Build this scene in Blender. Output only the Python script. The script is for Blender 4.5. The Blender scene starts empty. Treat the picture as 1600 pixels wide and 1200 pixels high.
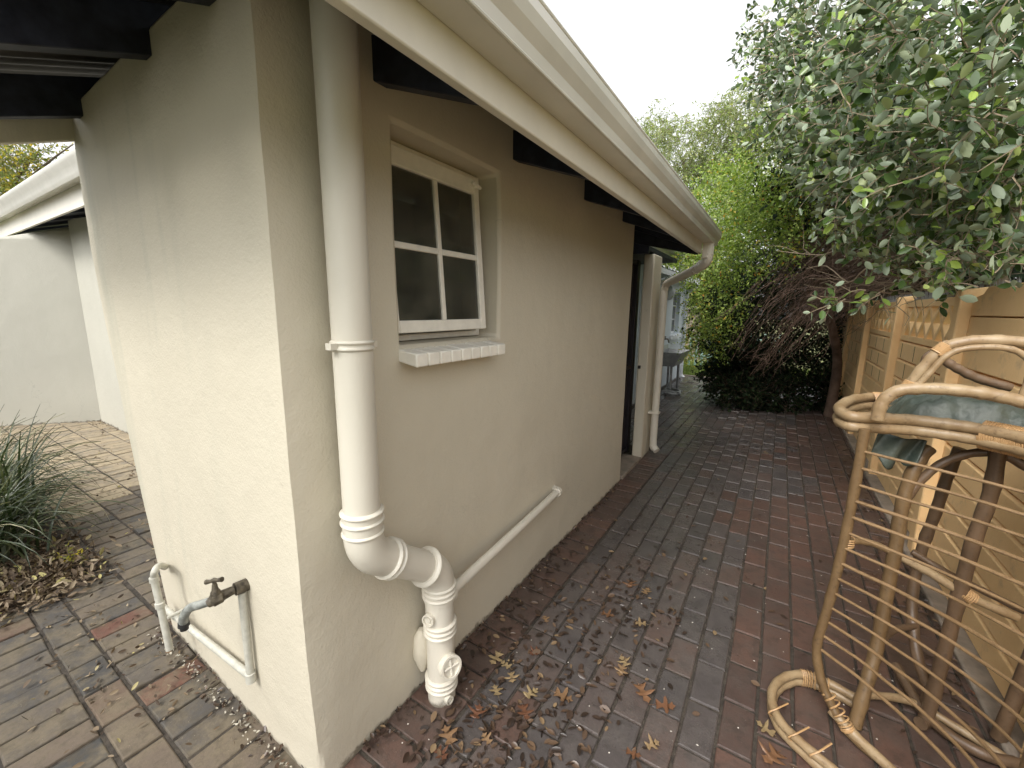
import bpy, bmesh, math, random
import numpy as np
from mathutils import Vector, Matrix, noise
R = math.radians
S = bpy.context.scene
COL = S.collection
random.seed(7); rng = np.random.default_rng(7)

# ------------------------------------------------------------------ camera, sky, sun, exposure
F, PIT, ROL, YAW, EYE = 655.0, R(10.2), R(-0.6), R(32.4), 1.5
cam_d = bpy.data.cameras.new('camera'); cam = bpy.data.objects.new('camera', cam_d); COL.objects.link(cam)
cam_d.sensor_width = 36; cam_d.lens = 36 * F / 1600; cam_d.clip_start = 0.02; cam_d.clip_end = 500
fw = Vector((-math.sin(YAW) * math.cos(PIT), math.cos(YAW) * math.cos(PIT), -math.sin(PIT)))
rt = Vector((math.cos(YAW), math.sin(YAW), 0)); up = rt.cross(fw)
r2 = rt * math.cos(ROL) + up * math.sin(-ROL) * -1; r2 = (rt * math.cos(ROL) - up * math.sin(ROL)).normalized()
u2 = r2.cross(fw)
cam.matrix_world = Matrix(((r2.x, u2.x, -fw.x, 0), (r2.y, u2.y, -fw.y, 0), (r2.z, u2.z, -fw.z, EYE), (0, 0, 0, 1)))
S.camera = cam
SUN_EL, SUN_AZ = R(48), R(186)          # azimuth measured clockwise from +Y
W = bpy.data.worlds.new('World'); S.world = W; W.use_nodes = True
nt = W.node_tree; nt.nodes.clear()
o_ = nt.nodes.new('ShaderNodeOutputWorld'); b_ = nt.nodes.new('ShaderNodeBackground')
s_ = nt.nodes.new('ShaderNodeTexSky'); s_.sky_type = 'NISHITA'; s_.sun_disc = False
s_.sun_elevation = SUN_EL; s_.sun_rotation = SUN_AZ; s_.air_density = 1.6; s_.dust_density = 4.0
h_ = nt.nodes.new('ShaderNodeHueSaturation'); h_.inputs['Saturation'].default_value = 0.05
nt.links.new(s_.outputs[0], h_.inputs['Color']); nt.links.new(h_.outputs[0], b_.inputs['Color'])
b_.inputs['Strength'].default_value = 0.15; nt.links.new(b_.outputs[0], o_.inputs[0])
sd = bpy.data.lights.new('sun', 'SUN'); so = bpy.data.objects.new('sun', sd); COL.objects.link(so)
sd.energy = 0.7; sd.angle = R(22); sd.color = (1.0, 0.95, 0.87)
sv = Vector((math.sin(SUN_AZ) * math.cos(SUN_EL), math.cos(SUN_AZ) * math.cos(SUN_EL), math.sin(SUN_EL)))
so.rotation_euler = (-sv).to_track_quat('-Z', 'Y').to_euler()
S.view_settings.view_transform = 'Standard'; S.view_settings.look = 'None'
S.view_settings.exposure = 1.16; S.view_settings.gamma = 1
S.render.engine = 'CYCLES'; S.cycles.max_bounces = 8; S.cycles.diffuse_bounces = 5

# ------------------------------------------------------------------ helpers
def ray(px, py):                                    # view direction of a photo point, used to read off real positions
    q = r2 * (px - 800) - u2 * (py - 600) + fw * F
    return q
def onX(px, py, x): v = ray(px, py); t = x / v.x; return Vector((x, v.y * t, EYE + v.z * t))
def onY(px, py, y): v = ray(px, py); t = y / v.y; return Vector((v.x * t, y, EYE + v.z * t))
def onZ(px, py, z): v = ray(px, py); t = (z - EYE) / v.z; return Vector((v.x * t, v.y * t, z))
def atD(px, py, d): return ray(px, py) * (d / F) + Vector((0, 0, EYE))

def tag(o, label=None, cat=None, group=None, kind=None):
    if label: o['label'] = label
    if cat: o['category'] = cat
    if group: o['group'] = group
    if kind: o['kind'] = kind
    return o
def thing(name, label, cat, loc=(0, 0, 0), group=None):
    o = bpy.data.objects.new(name, None); COL.objects.link(o); o.location = loc; o['wl'] = tuple(loc)
    o.empty_display_size = .1
    return tag(o, label, cat, group)
def wloc(o): return Vector(o['wl']) if (o is not None and 'wl' in o) else Vector((0, 0, 0))
def link(name, me, m, parent=None, loc=None):
    """mesh given in world coordinates -> object placed under parent"""
    o = bpy.data.objects.new(name, me); COL.objects.link(o)
    mats = m if isinstance(m, (list, tuple)) else [m]
    for k in mats: me.materials.append(k)
    base = wloc(parent)
    if loc is not None: own = Vector(loc)
    elif parent is not None: own = base
    else: own = Vector((0, 0, 0))
    if own.length > 0: me.transform(Matrix.Translation(-own))
    o['wl'] = tuple(own)
    if parent is not None: o.parent = parent
    o.location = own - base if parent is not None else own
    return o
def obj(name, bm, m, parent=None, smooth=True, bevel=0, loc=None, angle=40):
    me = bpy.data.meshes.new(name)
    bmesh.ops.recalc_face_normals(bm, faces=bm.faces)
    bm.to_mesh(me); bm.free()
    o = link(name, me, m, parent, loc)
    if smooth:
        for p in me.polygons: p.use_smooth = True
    if bevel:
        md = o.modifiers.new('bevel', 'BEVEL'); md.width = bevel; md.segments = 2; md.limit_method = 'ANGLE'; md.angle_limit = R(40)
        md.harden_normals = False
    if smooth:
        try: me.set_sharp_from_angle(angle=R(angle))
        except Exception: pass
    return o
def BM(): return bmesh.new()
def box(bm, x0, x1, y0, y1, z0, z1, M=None, mi=0):
    vs = [bm.verts.new((x, y, z)) for x in (x0, x1) for y in (y0, y1) for z in (z0, z1)]
    if M is not None:
        for v in vs: v.co = M @ v.co
    for f in ((0, 1, 3, 2), (4, 6, 7, 5), (0, 4, 5, 1), (2, 3, 7, 6), (0, 2, 6, 4), (1, 5, 7, 3)):
        fc = bm.faces.new([vs[i] for i in f]); fc.material_index = mi
    return vs
def smooth_path(pts, n=6):
    pts = [Vector(p) for p in pts]
    if len(pts) < 3: return pts
    out = []
    for i in range(len(pts) - 1):
        p0 = pts[max(i - 1, 0)]; p1 = pts[i]; p2 = pts[i + 1]; p3 = pts[min(i + 2, len(pts) - 1)]
        for k in range(n):
            t = k / n
            out.append(0.5 * ((2 * p1) + (-p0 + p2) * t + (2 * p0 - 5 * p1 + 4 * p2 - p3) * t * t + (-p0 + 3 * p1 - 3 * p2 + p3) * t ** 3))
    out.append(pts[-1]); return out
def tube(bm, pts, r, seg=10, cap=True, mi=0, flat=None):
    """tube along pts; r number or list"""
    pts = [Vector(p) for p in pts]; n = len(pts)
    rs = r if isinstance(r, (list, tuple)) else [r] * n
    rings = []; prev = None
    for i, p in enumerate(pts):
        t = (pts[min(i + 1, n - 1)] - pts[max(i - 1, 0)])
        if t.length < 1e-9: t = Vector((0, 0, 1))
        t.normalize()
        if prev is None:
            a = Vector((0, 0, 1)) if abs(t.z) < .9 else Vector((1, 0, 0))
            u = t.cross(a).normalized()
        else:
            u = (prev - t * prev.dot(t)).normalized()
        prev = u; w = t.cross(u)
        rings.append([bm.verts.new(p + (u * math.cos(2 * math.pi * k / seg) + w * math.sin(2 * math.pi * k / seg)) * rs[i]) for k in range(seg)])
    for i in range(n - 1):
        for k in range(seg):
            f = bm.faces.new((rings[i][k], rings[i][(k + 1) % seg], rings[i + 1][(k + 1) % seg], rings[i + 1][k])); f.material_index = mi
    if cap:
        bm.faces.new(rings[0][::-1]).material_index = mi; bm.faces.new(rings[-1]).material_index = mi
def prism_y(bm, prof, y0, y1, mi=0):
    """closed profile in (x,z) extruded along Y"""
    a = [bm.verts.new((x, y0, z)) for x, z in prof]; b = [bm.verts.new((x, y1, z)) for x, z in prof]
    n = len(prof)
    for i in range(n): bm.faces.new((a[i], a[(i + 1) % n], b[(i + 1) % n], b[i])).material_index = mi
    bm.faces.new(a[::-1]); bm.faces.new(b)
def prism_x(bm, prof, x0, x1, mi=0):
    a = [bm.verts.new((x0, y, z)) for y, z in prof]; b = [bm.verts.new((x1, y, z)) for y, z in prof]
    n = len(prof)
    for i in range(n): bm.faces.new((a[i], a[(i + 1) % n], b[(i + 1) % n], b[i])).material_index = mi
    bm.faces.new(a[::-1]); bm.faces.new(b)
def lathe(bm, origin, axis, prof, seg=24, mi=0):
    """prof: list of (distance along axis, radius)"""
    axis = Vector(axis).normalized(); a = Vector((0, 0, 1)) if abs(axis.z) < .9 else Vector((1, 0, 0))
    u = axis.cross(a).normalized(); w = axis.cross(u); O = Vector(origin); rings = []
    for d, r in prof:
        rings.append([bm.verts.new(O + axis * d + (u * math.cos(2 * math.pi * k / seg) + w * math.sin(2 * math.pi * k / seg)) * max(r, 1e-4)) for k in range(seg)])
    for i in range(len(prof) - 1):
        for k in range(seg):
            bm.faces.new((rings[i][k], rings[i][(k + 1) % seg], rings[i + 1][(k + 1) % seg], rings[i + 1][k])).material_index = mi
    bm.faces.new(rings[0][::-1]).material_index = mi; bm.faces.new(rings[-1]).material_index = mi

def cells(bm, x0, x1, filled, warp=None, step=.05):
    pass

# ------------------------------------------------------------------ materials
def newmat(name):
    m = bpy.data.materials.new(name); m.use_nodes = True
    n = m.node_tree.nodes; b = n['Principled BSDF']; return m, m.node_tree, n, b
def noise_node(nt, scale, detail=4, rough=.55, vec=None):
    t = nt.nodes.new('ShaderNodeTexNoise'); t.inputs['Scale'].default_value = scale; t.inputs['Detail'].default_value = detail
    t.inputs['Roughness'].default_value = rough
    if vec is None:
        g = nt.nodes.new('ShaderNodeNewGeometry'); vec = g.outputs['Position']
    nt.links.new(vec, t.inputs['Vector']); return t
def ramp(nt, src, stops):
    r = nt.nodes.new('ShaderNodeValToRGB'); e = r.color_ramp.elements
    while len(e) < len(stops): e.new(.5)
    for i, (p, c) in enumerate(stops):
        e[i].position = p; e[i].color = (c[0], c[1], c[2], 1) if hasattr(c, '__len__') else (c, c, c, 1)
    nt.links.new(src, r.inputs[0]); return r
def mixc(nt, fac, a, b, mode='MIX'):
    m = nt.nodes.new('ShaderNodeMix'); m.data_type = 'RGBA'; m.blend_type = mode
    for sck, v in ((m.inputs[0], fac), (m.inputs[6], a), (m.inputs[7], b)):
        if hasattr(v, 'is_output'): nt.links.new(v, sck)
        elif hasattr(v, '__len__'): sck.default_value = (v[0], v[1], v[2], 1)
        else: sck.default_value = v
    return m.outputs[2]
def bump(nt, h, strength, dist, prev=None):
    b = nt.nodes.new('ShaderNodeBump'); b.inputs['Strength'].default_value = strength; b.inputs['Distance'].default_value = dist
    nt.links.new(h, b.inputs['Height'])
    if prev is not None: nt.links.new(prev, b.inputs['Normal'])
    return b.outputs[0]
def simple(name, col, rough=.5, var=.15, scale=20, bs=.3, bd=.002, bscale=60, metal=0, spec=None, col2=None):
    m, t, n, b = newmat(name)
    nz = noise_node(t, scale)
    c2 = col2 or tuple(c * (1 - var) for c in col); c1 = tuple(min(1, c * (1 + var)) for c in col)
    r = ramp(t, nz.outputs[0], [(.3, c2), (.7, c1)])
    t.links.new(r.outputs[0], b.inputs['Base Color'])
    b.inputs['Roughness'].default_value = rough; b.inputs['Metallic'].default_value = metal
    if spec is not None: b.inputs['Specular IOR Level'].default_value = spec
    if bs:
        nb = noise_node(t, bscale, 5)
        t.links.new(bump(t, nb.outputs[0], bs, bd), b.inputs['Normal'])
    return m
def wall_paint(name, col, stain=(.36, .37, .30), stain_amt=.5, foot=True, rough=.62, bs=1.0):
    m, t, n, b = newmat(name)
    g = t.nodes.new('ShaderNodeNewGeometry')
    mp = t.nodes.new('ShaderNodeMapping'); mp.inputs['Scale'].default_value = (3.2, 3.2, .35); t.links.new(g.outputs['Position'], mp.inputs[0])
    st = noise_node(t, 1.6, 5, .6, mp.outputs[0])                      # run-off streaks, a stain of the paint
    big = noise_node(t, 1.1, 4, .6)
    c = mixc(t, ramp(t, big.outputs[0], [(.35, 0.0), (.7, 1.0)]).outputs[0], col, tuple(x * .93 for x in col))
    k = ramp(t, st.outputs[0], [(.5, 0.0), (.72, stain_amt)]).outputs[0]
    sp0 = t.nodes.new('ShaderNodeSeparateXYZ'); t.links.new(g.outputs['Position'], sp0.inputs[0])
    mr = t.nodes.new('ShaderNodeMapRange'); mr.inputs[1].default_value = -1.5; mr.inputs[2].default_value = -1.9; mr.inputs[3].default_value = .12; mr.inputs[4].default_value = 1.0
    t.links.new(sp0.outputs[0], mr.inputs[0]); km = t.nodes.new('ShaderNodeMath'); km.operation = 'MULTIPLY'; t.links.new(k, km.inputs[0]); t.links.new(mr.outputs[0], km.inputs[1]); k = km.outputs[0]
    cr = t.nodes.new('ShaderNodeTexVoronoi'); cr.feature = 'DISTANCE_TO_EDGE'; cr.inputs['Scale'].default_value = 1.3
    wn = noise_node(t, 3, 4, .6); va = t.nodes.new('ShaderNodeVectorMath'); va.operation = 'MULTIPLY_ADD'; va.inputs[1].default_value = (.5, .5, .5); t.links.new(wn.outputs[1], va.inputs[0]); t.links.new(g.outputs['Position'], va.inputs[2]); t.links.new(va.outputs[0], cr.inputs['Vector'])
    cm_ = noise_node(t, .9, 2); c1_ = ramp(t, cr.outputs['Distance'], [(0.0, .35), (.0022, 0.0)]).outputs[0]; c2_ = ramp(t, cm_.outputs[0], [(.52, 0.), (.6, 1.)]).outputs[0]
    km2 = t.nodes.new('ShaderNodeMath'); km2.operation = 'MULTIPLY'; t.links.new(c1_, km2.inputs[0]); t.links.new(c2_, km2.inputs[1])
    c = mixc(t, km2.outputs[0], c, tuple(x * .55 for x in col))
    c = mixc(t, k, c, stain)
    fine = noise_node(t, 260, 3, .6)
    sp = ramp(t, fine.outputs[0], [(.70, 0.0), (.80, .35)]).outputs[0]
    c = mixc(t, sp, c, tuple(x * .72 for x in col))
    if foot:                                                           # splash dirt at the foot
        sx = t.nodes.new('ShaderNodeSeparateXYZ'); t.links.new(g.outputs['Position'], sx.inputs[0])
        dn = noise_node(t, 14, 5, .65)
        mm = t.nodes.new('ShaderNodeMath'); mm.operation = 'MULTIPLY_ADD'; mm.inputs[1].default_value = .10; mm.inputs[2].default_value = -.045
        t.links.new(dn.outputs[0], mm.inputs[0])
        sb = t.nodes.new('ShaderNodeMath'); sb.operation = 'SUBTRACT'; t.links.new(sx.outputs[2], sb.inputs[0]); t.links.new(mm.outputs[0], sb.inputs[1])
        f = ramp(t, sb.outputs[0], [(0.0, .8), (.018, 0.0)]).outputs[0]
        c = mixc(t, f, c, (.10, .08, .055))
    t.links.new(c, b.inputs['Base Color']); b.inputs['Roughness'].default_value = rough; b.inputs['Specular IOR Level'].default_value = .35 if rough > .5 else .5
    n1 = noise_node(t, 5, 5, .6); n2 = noise_node(t, 120, 4, .65); n3 = noise_node(t, 26, 4, .6)
    nn = bump(t, n1.outputs[0], .35 * bs, .02); nn = bump(t, n3.outputs[0], .22 * bs, .005, nn); nn = bump(t, n2.outputs[0], .6 * bs, .0028, nn)
    t.links.new(nn, b.inputs['Normal']); return m
M = {}
M['wall'] = wall_paint('cream_plaster', (.60, .55, .44))
M['wall_front'] = M['wall']
M['wall_pale'] = wall_paint('pale_plaster', (.50, .485, .42), stain_amt=.12)
M['wall_blue'] = wall_paint('pale_blue_plaster', (.72, .79, .83), stain_amt=.1)
M['trim'] = simple('cream_gloss_paint', (.68, .64, .55), .32, .05, 9, .15, .002, 40, spec=.5)
M['gutter'] = simple('cream_gutter_paint', (.64, .62, .56), .24, .06, 6, .12, .002, 25, spec=.5)
M['gutter_in'] = M['gutter']
M['pipe'] = wall_paint('cream_pipe_paint', (.66, .62, .53), rough=.36, bs=.3)
M['pipe_grey'] = simple('aged_white_pipe_paint', (.47, .46, .40), .4, .14, 40, .3, .001, 120)
M['white'] = simple('white_gloss_paint', (.80, .77, .69), .35, .06, 25, .35, .0015, 80)
M['white_clean'] = simple('white_paint', (.8, .82, .84), .5, .05, 10, .1, .001, 60)
M['timber'] = simple('black_painted_timber', (.022, .025, .038), .55, .4, 18, .4, .002, 40, spec=.3)
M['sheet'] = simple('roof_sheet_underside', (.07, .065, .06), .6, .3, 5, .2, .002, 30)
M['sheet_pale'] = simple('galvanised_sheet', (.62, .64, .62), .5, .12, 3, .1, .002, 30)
M['brass'] = simple('tarnished_brass', (.10, .085, .06), .55, .5, 60, .7, .002, 150, metal=.35, col2=(.035, .028, .02))
M['spout'] = simple('grey_corroded_metal', (.22, .23, .21), .55, .4, 50, .5, .002, 120)
M['black'] = simple('black_rubber', (.02, .02, .02), .5, .2)
M['gate'] = simple('black_gate_steel', (.018, .015, .018), .4, .3, 30, .2)
M['cement'] = simple('worn_cement', (.23, .19, .15), .8, .3, 12, .5, .004, 60)
M['steel'] = simple('galvanised_sink_steel', (.36, .37, .37), .45, .25, 14, .2, .002, 40, metal=.6)
M['fence'] = None
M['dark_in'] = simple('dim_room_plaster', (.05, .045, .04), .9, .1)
M['stake_green'] = simple('green_painted_steel', (.33, .50, .42), .5, .2, 20)
M['spike'] = simple('grey_wall_spike', (.17, .17, .16), .5, .3, 40)

def fence_mat():
    m, t, n, b = newmat('ochre_precast_paint')
    nz = noise_node(t, 3.5, 5, .6); nf = noise_node(t, 70, 4, .7)
    c = mixc(t, ramp(t, nz.outputs[0], [(.35, 0.), (.7, 1.)]).outputs[0], (.89, .62, .32), (.82, .55, .265))
    c = mixc(t, ramp(t, nf.outputs[0], [(.66, 0.), (.74, .5)]).outputs[0], c, (.42, .28, .14))
    nd_ = noise_node(t, 11, 6, .7); c = mixc(t, ramp(t, nd_.outputs[0], [(.56, 0.), (.68, .35)]).outputs[0], c, (.40, .30, .20))
    t.links.new(c, b.inputs['Base Color']); b.inputs['Roughness'].default_value = .7
    n2 = noise_node(t, 90, 5, .65); t.links.new(bump(t, n2.outputs[0], .5, .003), b.inputs['Normal']); return m
M['fence'] = fence_mat()
def rattan_mat(name, c1, c2, c3):
    m, t, n, b = newmat(name)
    nz = noise_node(t, 9, 5, .65); nf = noise_node(t, 60, 5, .7)
    c = mixc(t, ramp(t, nz.outputs[0], [(.35, 0.), (.65, 1.)]).outputs[0], c1, c2)
    c = mixc(t, ramp(t, nf.outputs[0], [(.55, 0.), (.72, .75)]).outputs[0], c, c3)
    t.links.new(c, b.inputs['Base Color']); b.inputs['Roughness'].default_value = .42
    t.links.new(bump(t, nf.outputs[0], .35, .002), b.inputs['Normal']); return m
M['rattan'] = rattan_mat('weathered_rattan', (.34, .25, .145), (.23, .15, .075), (.10, .06, .03))
M['rattan_dark'] = rattan_mat('dark_rattan', (.15, .095, .055), (.095, .06, .035), (.05, .03, .02))
M['rattan_leg'] = rattan_mat('brown_rattan', (.18, .115, .055), (.115, .07, .032), (.045, .028, .015))
M['rattan_slat'] = rattan_mat('thin_rattan_rod', (.25, .16, .08), (.18, .11, .05), (.08, .045, .02))
M['wrap'] = rattan_mat('cane_wrapping', (.50, .32, .16), (.36, .21, .09), (.20, .11, .05))
M['bark'] = simple('grey_brown_bark', (.13, .10, .07), .85, .4, 20, .8, .01, 30)
M['twig'] = simple('brown_dry_twig', (.14, .09, .065), .8, .45, 8, 0)
M['twig_pale'] = simple('pale_bare_twig', (.27, .21, .14), .8, .3, 8, 0)

def leaf_mat(name, stops, rough=.4, trans=.25, tint=(.9, 1.1, .5), spec=.5, facevar=True):
    m, t, n, b = newmat(name)
    a = t.nodes.new('ShaderNodeAttribute'); a.attribute_name = 'v'
    r = ramp(t, a.outputs['Fac'], stops)
    t.links.new(r.outputs[0], b.inputs['Base Color']); b.inputs['Roughness'].default_value = rough
    b.inputs['Specular IOR Level'].default_value = spec
    if trans:
        tr = t.nodes.new('ShaderNodeBsdfTranslucent'); mx = t.nodes.new('ShaderNodeMixShader'); mx.inputs[0].default_value = trans
        tc = mixc(t, 1.0, r.outputs[0], tint, 'MULTIPLY')
        t.links.new(tc, tr.inputs[0]); t.links.new(b.outputs[0], mx.inputs[1]); t.links.new(tr.outputs[0], mx.inputs[2])
        t.links.new(mx.outputs[0], n['Material Output'].inputs[0])
    return m
M['leaf_f'] = leaf_mat('grey_green_leaf_top', [(0, (.035, .068, .022)), (.4, (.085, .145, .040)), (.75, (.16, .24, .06)), (.9, (.27, .38, .08)), (1, (.38, .48, .10))], .22, .35)
M['leaf_fu'] = leaf_mat('pale_leaf_underside', [(0, (.20, .26, .17)), (.6, (.36, .43, .31)), (.9, (.46, .52, .36)), (1, (.42, .50, .14))], .45, .15, spec=.3)
M['leaf_b'] = leaf_mat('bright_green_leaf', [(0, (.10, .155, .03)), (.5, (.24, .33, .07)), (.9, (.42, .50, .14)), (.97, (.45, .35, .05)), (1, (.5, .2, .03))], .45, .4, (1.1, 1.3, .5))
M['leaf_d'] = leaf_mat('shade_dark_leaf', [(0, (.006, .013, .006)), (.6, (.014, .026, .010)), (1, (.035, .06, .02))], .7, .15, spec=.2)  # near-black green: shade of the bush hollow is put into the colour
M['leaf_w'] = leaf_mat('willow_leaf', [(0, (.20, .26, .11)), (.6, (.32, .38, .17)), (1, (.46, .47, .22))], .5, .45, (1.1, 1.2, .6))
M['leaf_y'] = leaf_mat('yellowing_leaf', [(0, (.14, .20, .05)), (.6, (.28, .30, .09)), (.85, (.5, .42, .05)), (1, (.6, .45, .03))], .5, .4, (1.1, 1.1, .6))
M['blade'] = leaf_mat('strap_leaf', [(0, (.022, .034, .014)), (.5, (.055, .078, .032)), (.82, (.13, .145, .075)), (.92, (.30, .28, .17)), (1, (.38, .34, .23))], .35, .2)
M['litter'] = leaf_mat('dry_leaf', [(0, (.045, .03, .02)), (.4, (.12, .085, .055)), (.7, (.22, .165, .105)), (.93, (.33, .27, .18)), (1, (.42, .38, .13))], .6, .1, (1, .8, .5), .3)
M['litter_wet'] = leaf_mat('wet_dead_leaf', [(0, (.025, .017, .013)), (.6, (.06, .038, .027)), (.9, (.12, .075, .045)), (1, (.26, .18, .10))], .35, .05, (1, .8, .5), .5)
M['oak'] = leaf_mat('orange_brown_oak_leaf', [(0, (.12, .05, .028)), (.4, (.20, .10, .05)), (.75, (.26, .17, .09)), (1, (.30, .23, .12))], .45, .12, (1, .8, .5), .45)
M['grass'] = leaf_mat('lawn_grass', [(0, (.10, .16, .03)), (1, (.26, .33, .07))], .5, .3)

def brick_mat(name, stops, dirt, dirt_amt, wet_lo, wet_hi, bscale=55, pdark=.6):
    m, t, n, b = newmat(name)
    a = t.nodes.new('ShaderNodeAttribute'); a.attribute_name = 'v'
    c = ramp(t, a.outputs['Fac'], stops).outputs[0]
    n1 = noise_node(t, 7, 6, .7); n2 = noise_node(t, 60, 5, .7); n3 = noise_node(t, 2.2, 5, .65)
    c = mixc(t, ramp(t, n1.outputs[0], [(.42, 0.), (.60, dirt_amt)]).outputs[0], c, dirt)
    n5 = noise_node(t, 16, 6, .75); c = mixc(t, ramp(t, n5.outputs[0], [(.50, 0.), (.62, .5)]).outputs[0], c, tuple(x * .45 for x in dirt))
    c = mixc(t, ramp(t, n2.outputs[0], [(.5, 0.), (.8, .55)]).outputs[0], c, tuple(x * pdark for x in dirt))
    n4 = noise_node(t, 190, 2, .5)
    c = mixc(t, ramp(t, n4.outputs[0], [(.73, 0.), (.76, .5)]).outputs[0], c, (.35, .32, .27))
    t.links.new(c, b.inputs['Base Color'])
    mx = t.nodes.new('ShaderNodeMath'); mx.operation = 'ADD'
    m2 = t.nodes.new('ShaderNodeMath'); m2.operation = 'MULTIPLY'; m2.inputs[1].default_value = .35; t.links.new(n2.outputs[0], m2.inputs[0])
    t.links.new(n3.outputs[0], mx.inputs[0]); t.links.new(m2.outputs[0], mx.inputs[1])
    t.links.new(ramp(t, mx.outputs[0], [(.5, wet_lo), (.85, wet_hi)]).outputs[0], b.inputs['Roughness'])
    b.inputs['Specular IOR Level'].default_value = .5
    nn = bump(t, n1.outputs[0], .25, .01); nn = bump(t, noise_node(t, bscale * 2, 6, .7).outputs[0], .45, .003, nn)
    t.links.new(nn, b.inputs['Normal']); return m
M['brick_grey'] = brick_mat('wet_charcoal_paver', [(0, (.068, .060, .059)), (.6, (.090, .074, .069)), (1, (.105, .072, .060))], (.105, .092, .084), .6, .16, .42)
M['brick_red'] = brick_mat('damp_red_brown_paver', [(0, (.075, .048, .040)), (.5, (.10, .06, .047)), (1, (.125, .07, .053))], (.085, .066, .056), .6, .25, .52)
M['brick_sunlit_sand'] = brick_mat('sunlit_sandy_paver', [(0, (.20, .17, .13)), (.5, (.27, .225, .16)), (1, (.33, .27, .18))], (.36, .29, .19), .7, .6, .9, pdark=.6)  # sandy pavers, with sunlight also painted into their paler colour
M['brick_tan'] = brick_mat('dusty_tan_paver', [(0, (.040, .040, .040)), (.35, (.070, .063, .057)), (.72, (.115, .093, .072)), (.86, (.12, .09, .065)), (.9, (.115, .05, .034)), (1, (.13, .055, .036))], (.15, .12, .078), .75, .55, .85, pdark=.45)
M['soil'] = simple('dark_joint_soil', (.030, .023, .017), .9, .5, 30, .8, .01, 60)
M['joint'] = simple('paver_joint_sand', (.045, .036, .027), .85, .5, 40, .8, .006, 80)
M['lawn_soil'] = simple('lawn_soil', (.12, .13, .04), .9, .4, 6, .5, .01, 40)
def glass_mat():
    m, t, n, b = newmat('window_glass')
    b.inputs['Base Color'].default_value = (.075, .073, .060, 1); b.inputs['Roughness'].default_value = .09
    b.inputs['Specular IOR Level'].default_value = .6
    nz = noise_node(t, 3, 3); t.links.new(bump(t, nz.outputs[0], .12, .01), b.inputs['Normal'])
    nq = noise_node(t, 5, 5, .65); t.links.new(ramp(t, nq.outputs[0], [(.35, (.045, .044, .036)), (.7, (.12, .115, .09))]).outputs[0], b.inputs['Base Color']); t.links.new(ramp(t, nq.outputs[0], [(.35, .05), (.7, .22)]).outputs[0], b.inputs['Roughness'])
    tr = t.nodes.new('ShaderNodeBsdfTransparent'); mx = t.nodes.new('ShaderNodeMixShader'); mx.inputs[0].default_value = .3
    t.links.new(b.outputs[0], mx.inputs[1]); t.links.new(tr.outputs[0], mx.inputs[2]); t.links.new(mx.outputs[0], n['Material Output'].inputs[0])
    return m
M['glass'] = glass_mat()
M['curtain'] = simple('dim_blind', (.16, .14, .10), .9, .2, 5, .2)
M['tarp'] = simple('green_canvas', (.062, .072, .056), .42, .35, 12, .5, .004, 70, spec=.4, col2=(.035, .048, .040))

# ------------------------------------------------------------------ ground
def set_v(me, vals):
    at = me.attributes.new('v', 'FLOAT', 'FACE'); at.data.foreach_set('value', np.asarray(vals, dtype=np.float32))
bm = BM()
n_ = 24
for (x0, x1, y0, y1, nx, ny) in ((-60, 60, -30, 90, 4, 4),):
    vs = [[bm.verts.new((x0 + (x1 - x0) * i / nx, y0 + (y1 - y0) * j / ny, -.055)) for j in range(ny + 1)] for i in range(nx + 1)]
    for i in range(nx):
        for j in range(ny): bm.faces.new((vs[i][j], vs[i + 1][j], vs[i + 1][j + 1], vs[i][j + 1]))
tag(obj('ground', bm, M['lawn_soil'], smooth=False), kind='structure')
bm = BM()
box(bm, -9, 1.4, -1.2, 10.35, -.05, -.0065)
tag(obj('paving_bed', bm, M['joint'], smooth=False), kind='structure')

def brick(bm, cx, cy, lx, ly, vals, v, amp=.0025, ht=0.0):
    gx, gy = lx / 2 - .0045, ly / 2 - .0045
    dz = random.gauss(0, amp) + ht; tx, ty = random.gauss(0, .009), random.gauss(0, .009)
    rot = random.gauss(0, .008); c, s = math.cos(rot), math.sin(rot); b = .0055
    def pt(x, y, z): return bm.verts.new((cx + c * x - s * y, cy + s * x + c * y, z + dz + tx * x + ty * y))
    jit = [(random.uniform(-.0015, .0015), random.uniform(-.0015, .0015)) for _ in range(4)]
    cs = ((-1, -1), (1, -1), (1, 1), (-1, 1))
    lo = [pt(a * gx + j[0], d * gy + j[1], -.06) for (a, d), j in zip(cs, jit)]
    mi_ = [pt(a * gx + j[0], d * gy + j[1], -.0065) for (a, d), j in zip(cs, jit)]
    md = [pt(a * (gx - b * .35) + j[0], d * (gy - b * .35) + j[1], -.0018) for (a, d), j in zip(cs, jit)]
    hi = [pt(a * (gx - b) + j[0], d * (gy - b) + j[1], 0) for (a, d), j in zip(cs, jit)]
    for A, B in ((lo, mi_), (mi_, md), (md, hi)):
        for k in range(4): bm.faces.new((A[k], A[(k + 1) % 4], B[(k + 1) % 4], B[k])); vals.append(v)
    bm.faces.new(hi); vals.append(v)
def bricks(name, spec, m):
    bm = BM(); vals = []
    for cx, cy, lx, ly in spec: brick(bm, cx, cy, lx, ly, vals, random.random())
    me = bpy.data.meshes.new(name); bm.to_mesh(me); bm.free(); set_v(me, vals)
    o = link(name, me, m)
    tag(o, kind='structure'); return o
bw, bl = .117, .2145
grey, red, tan = [], [], []
k0 = -6
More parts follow.
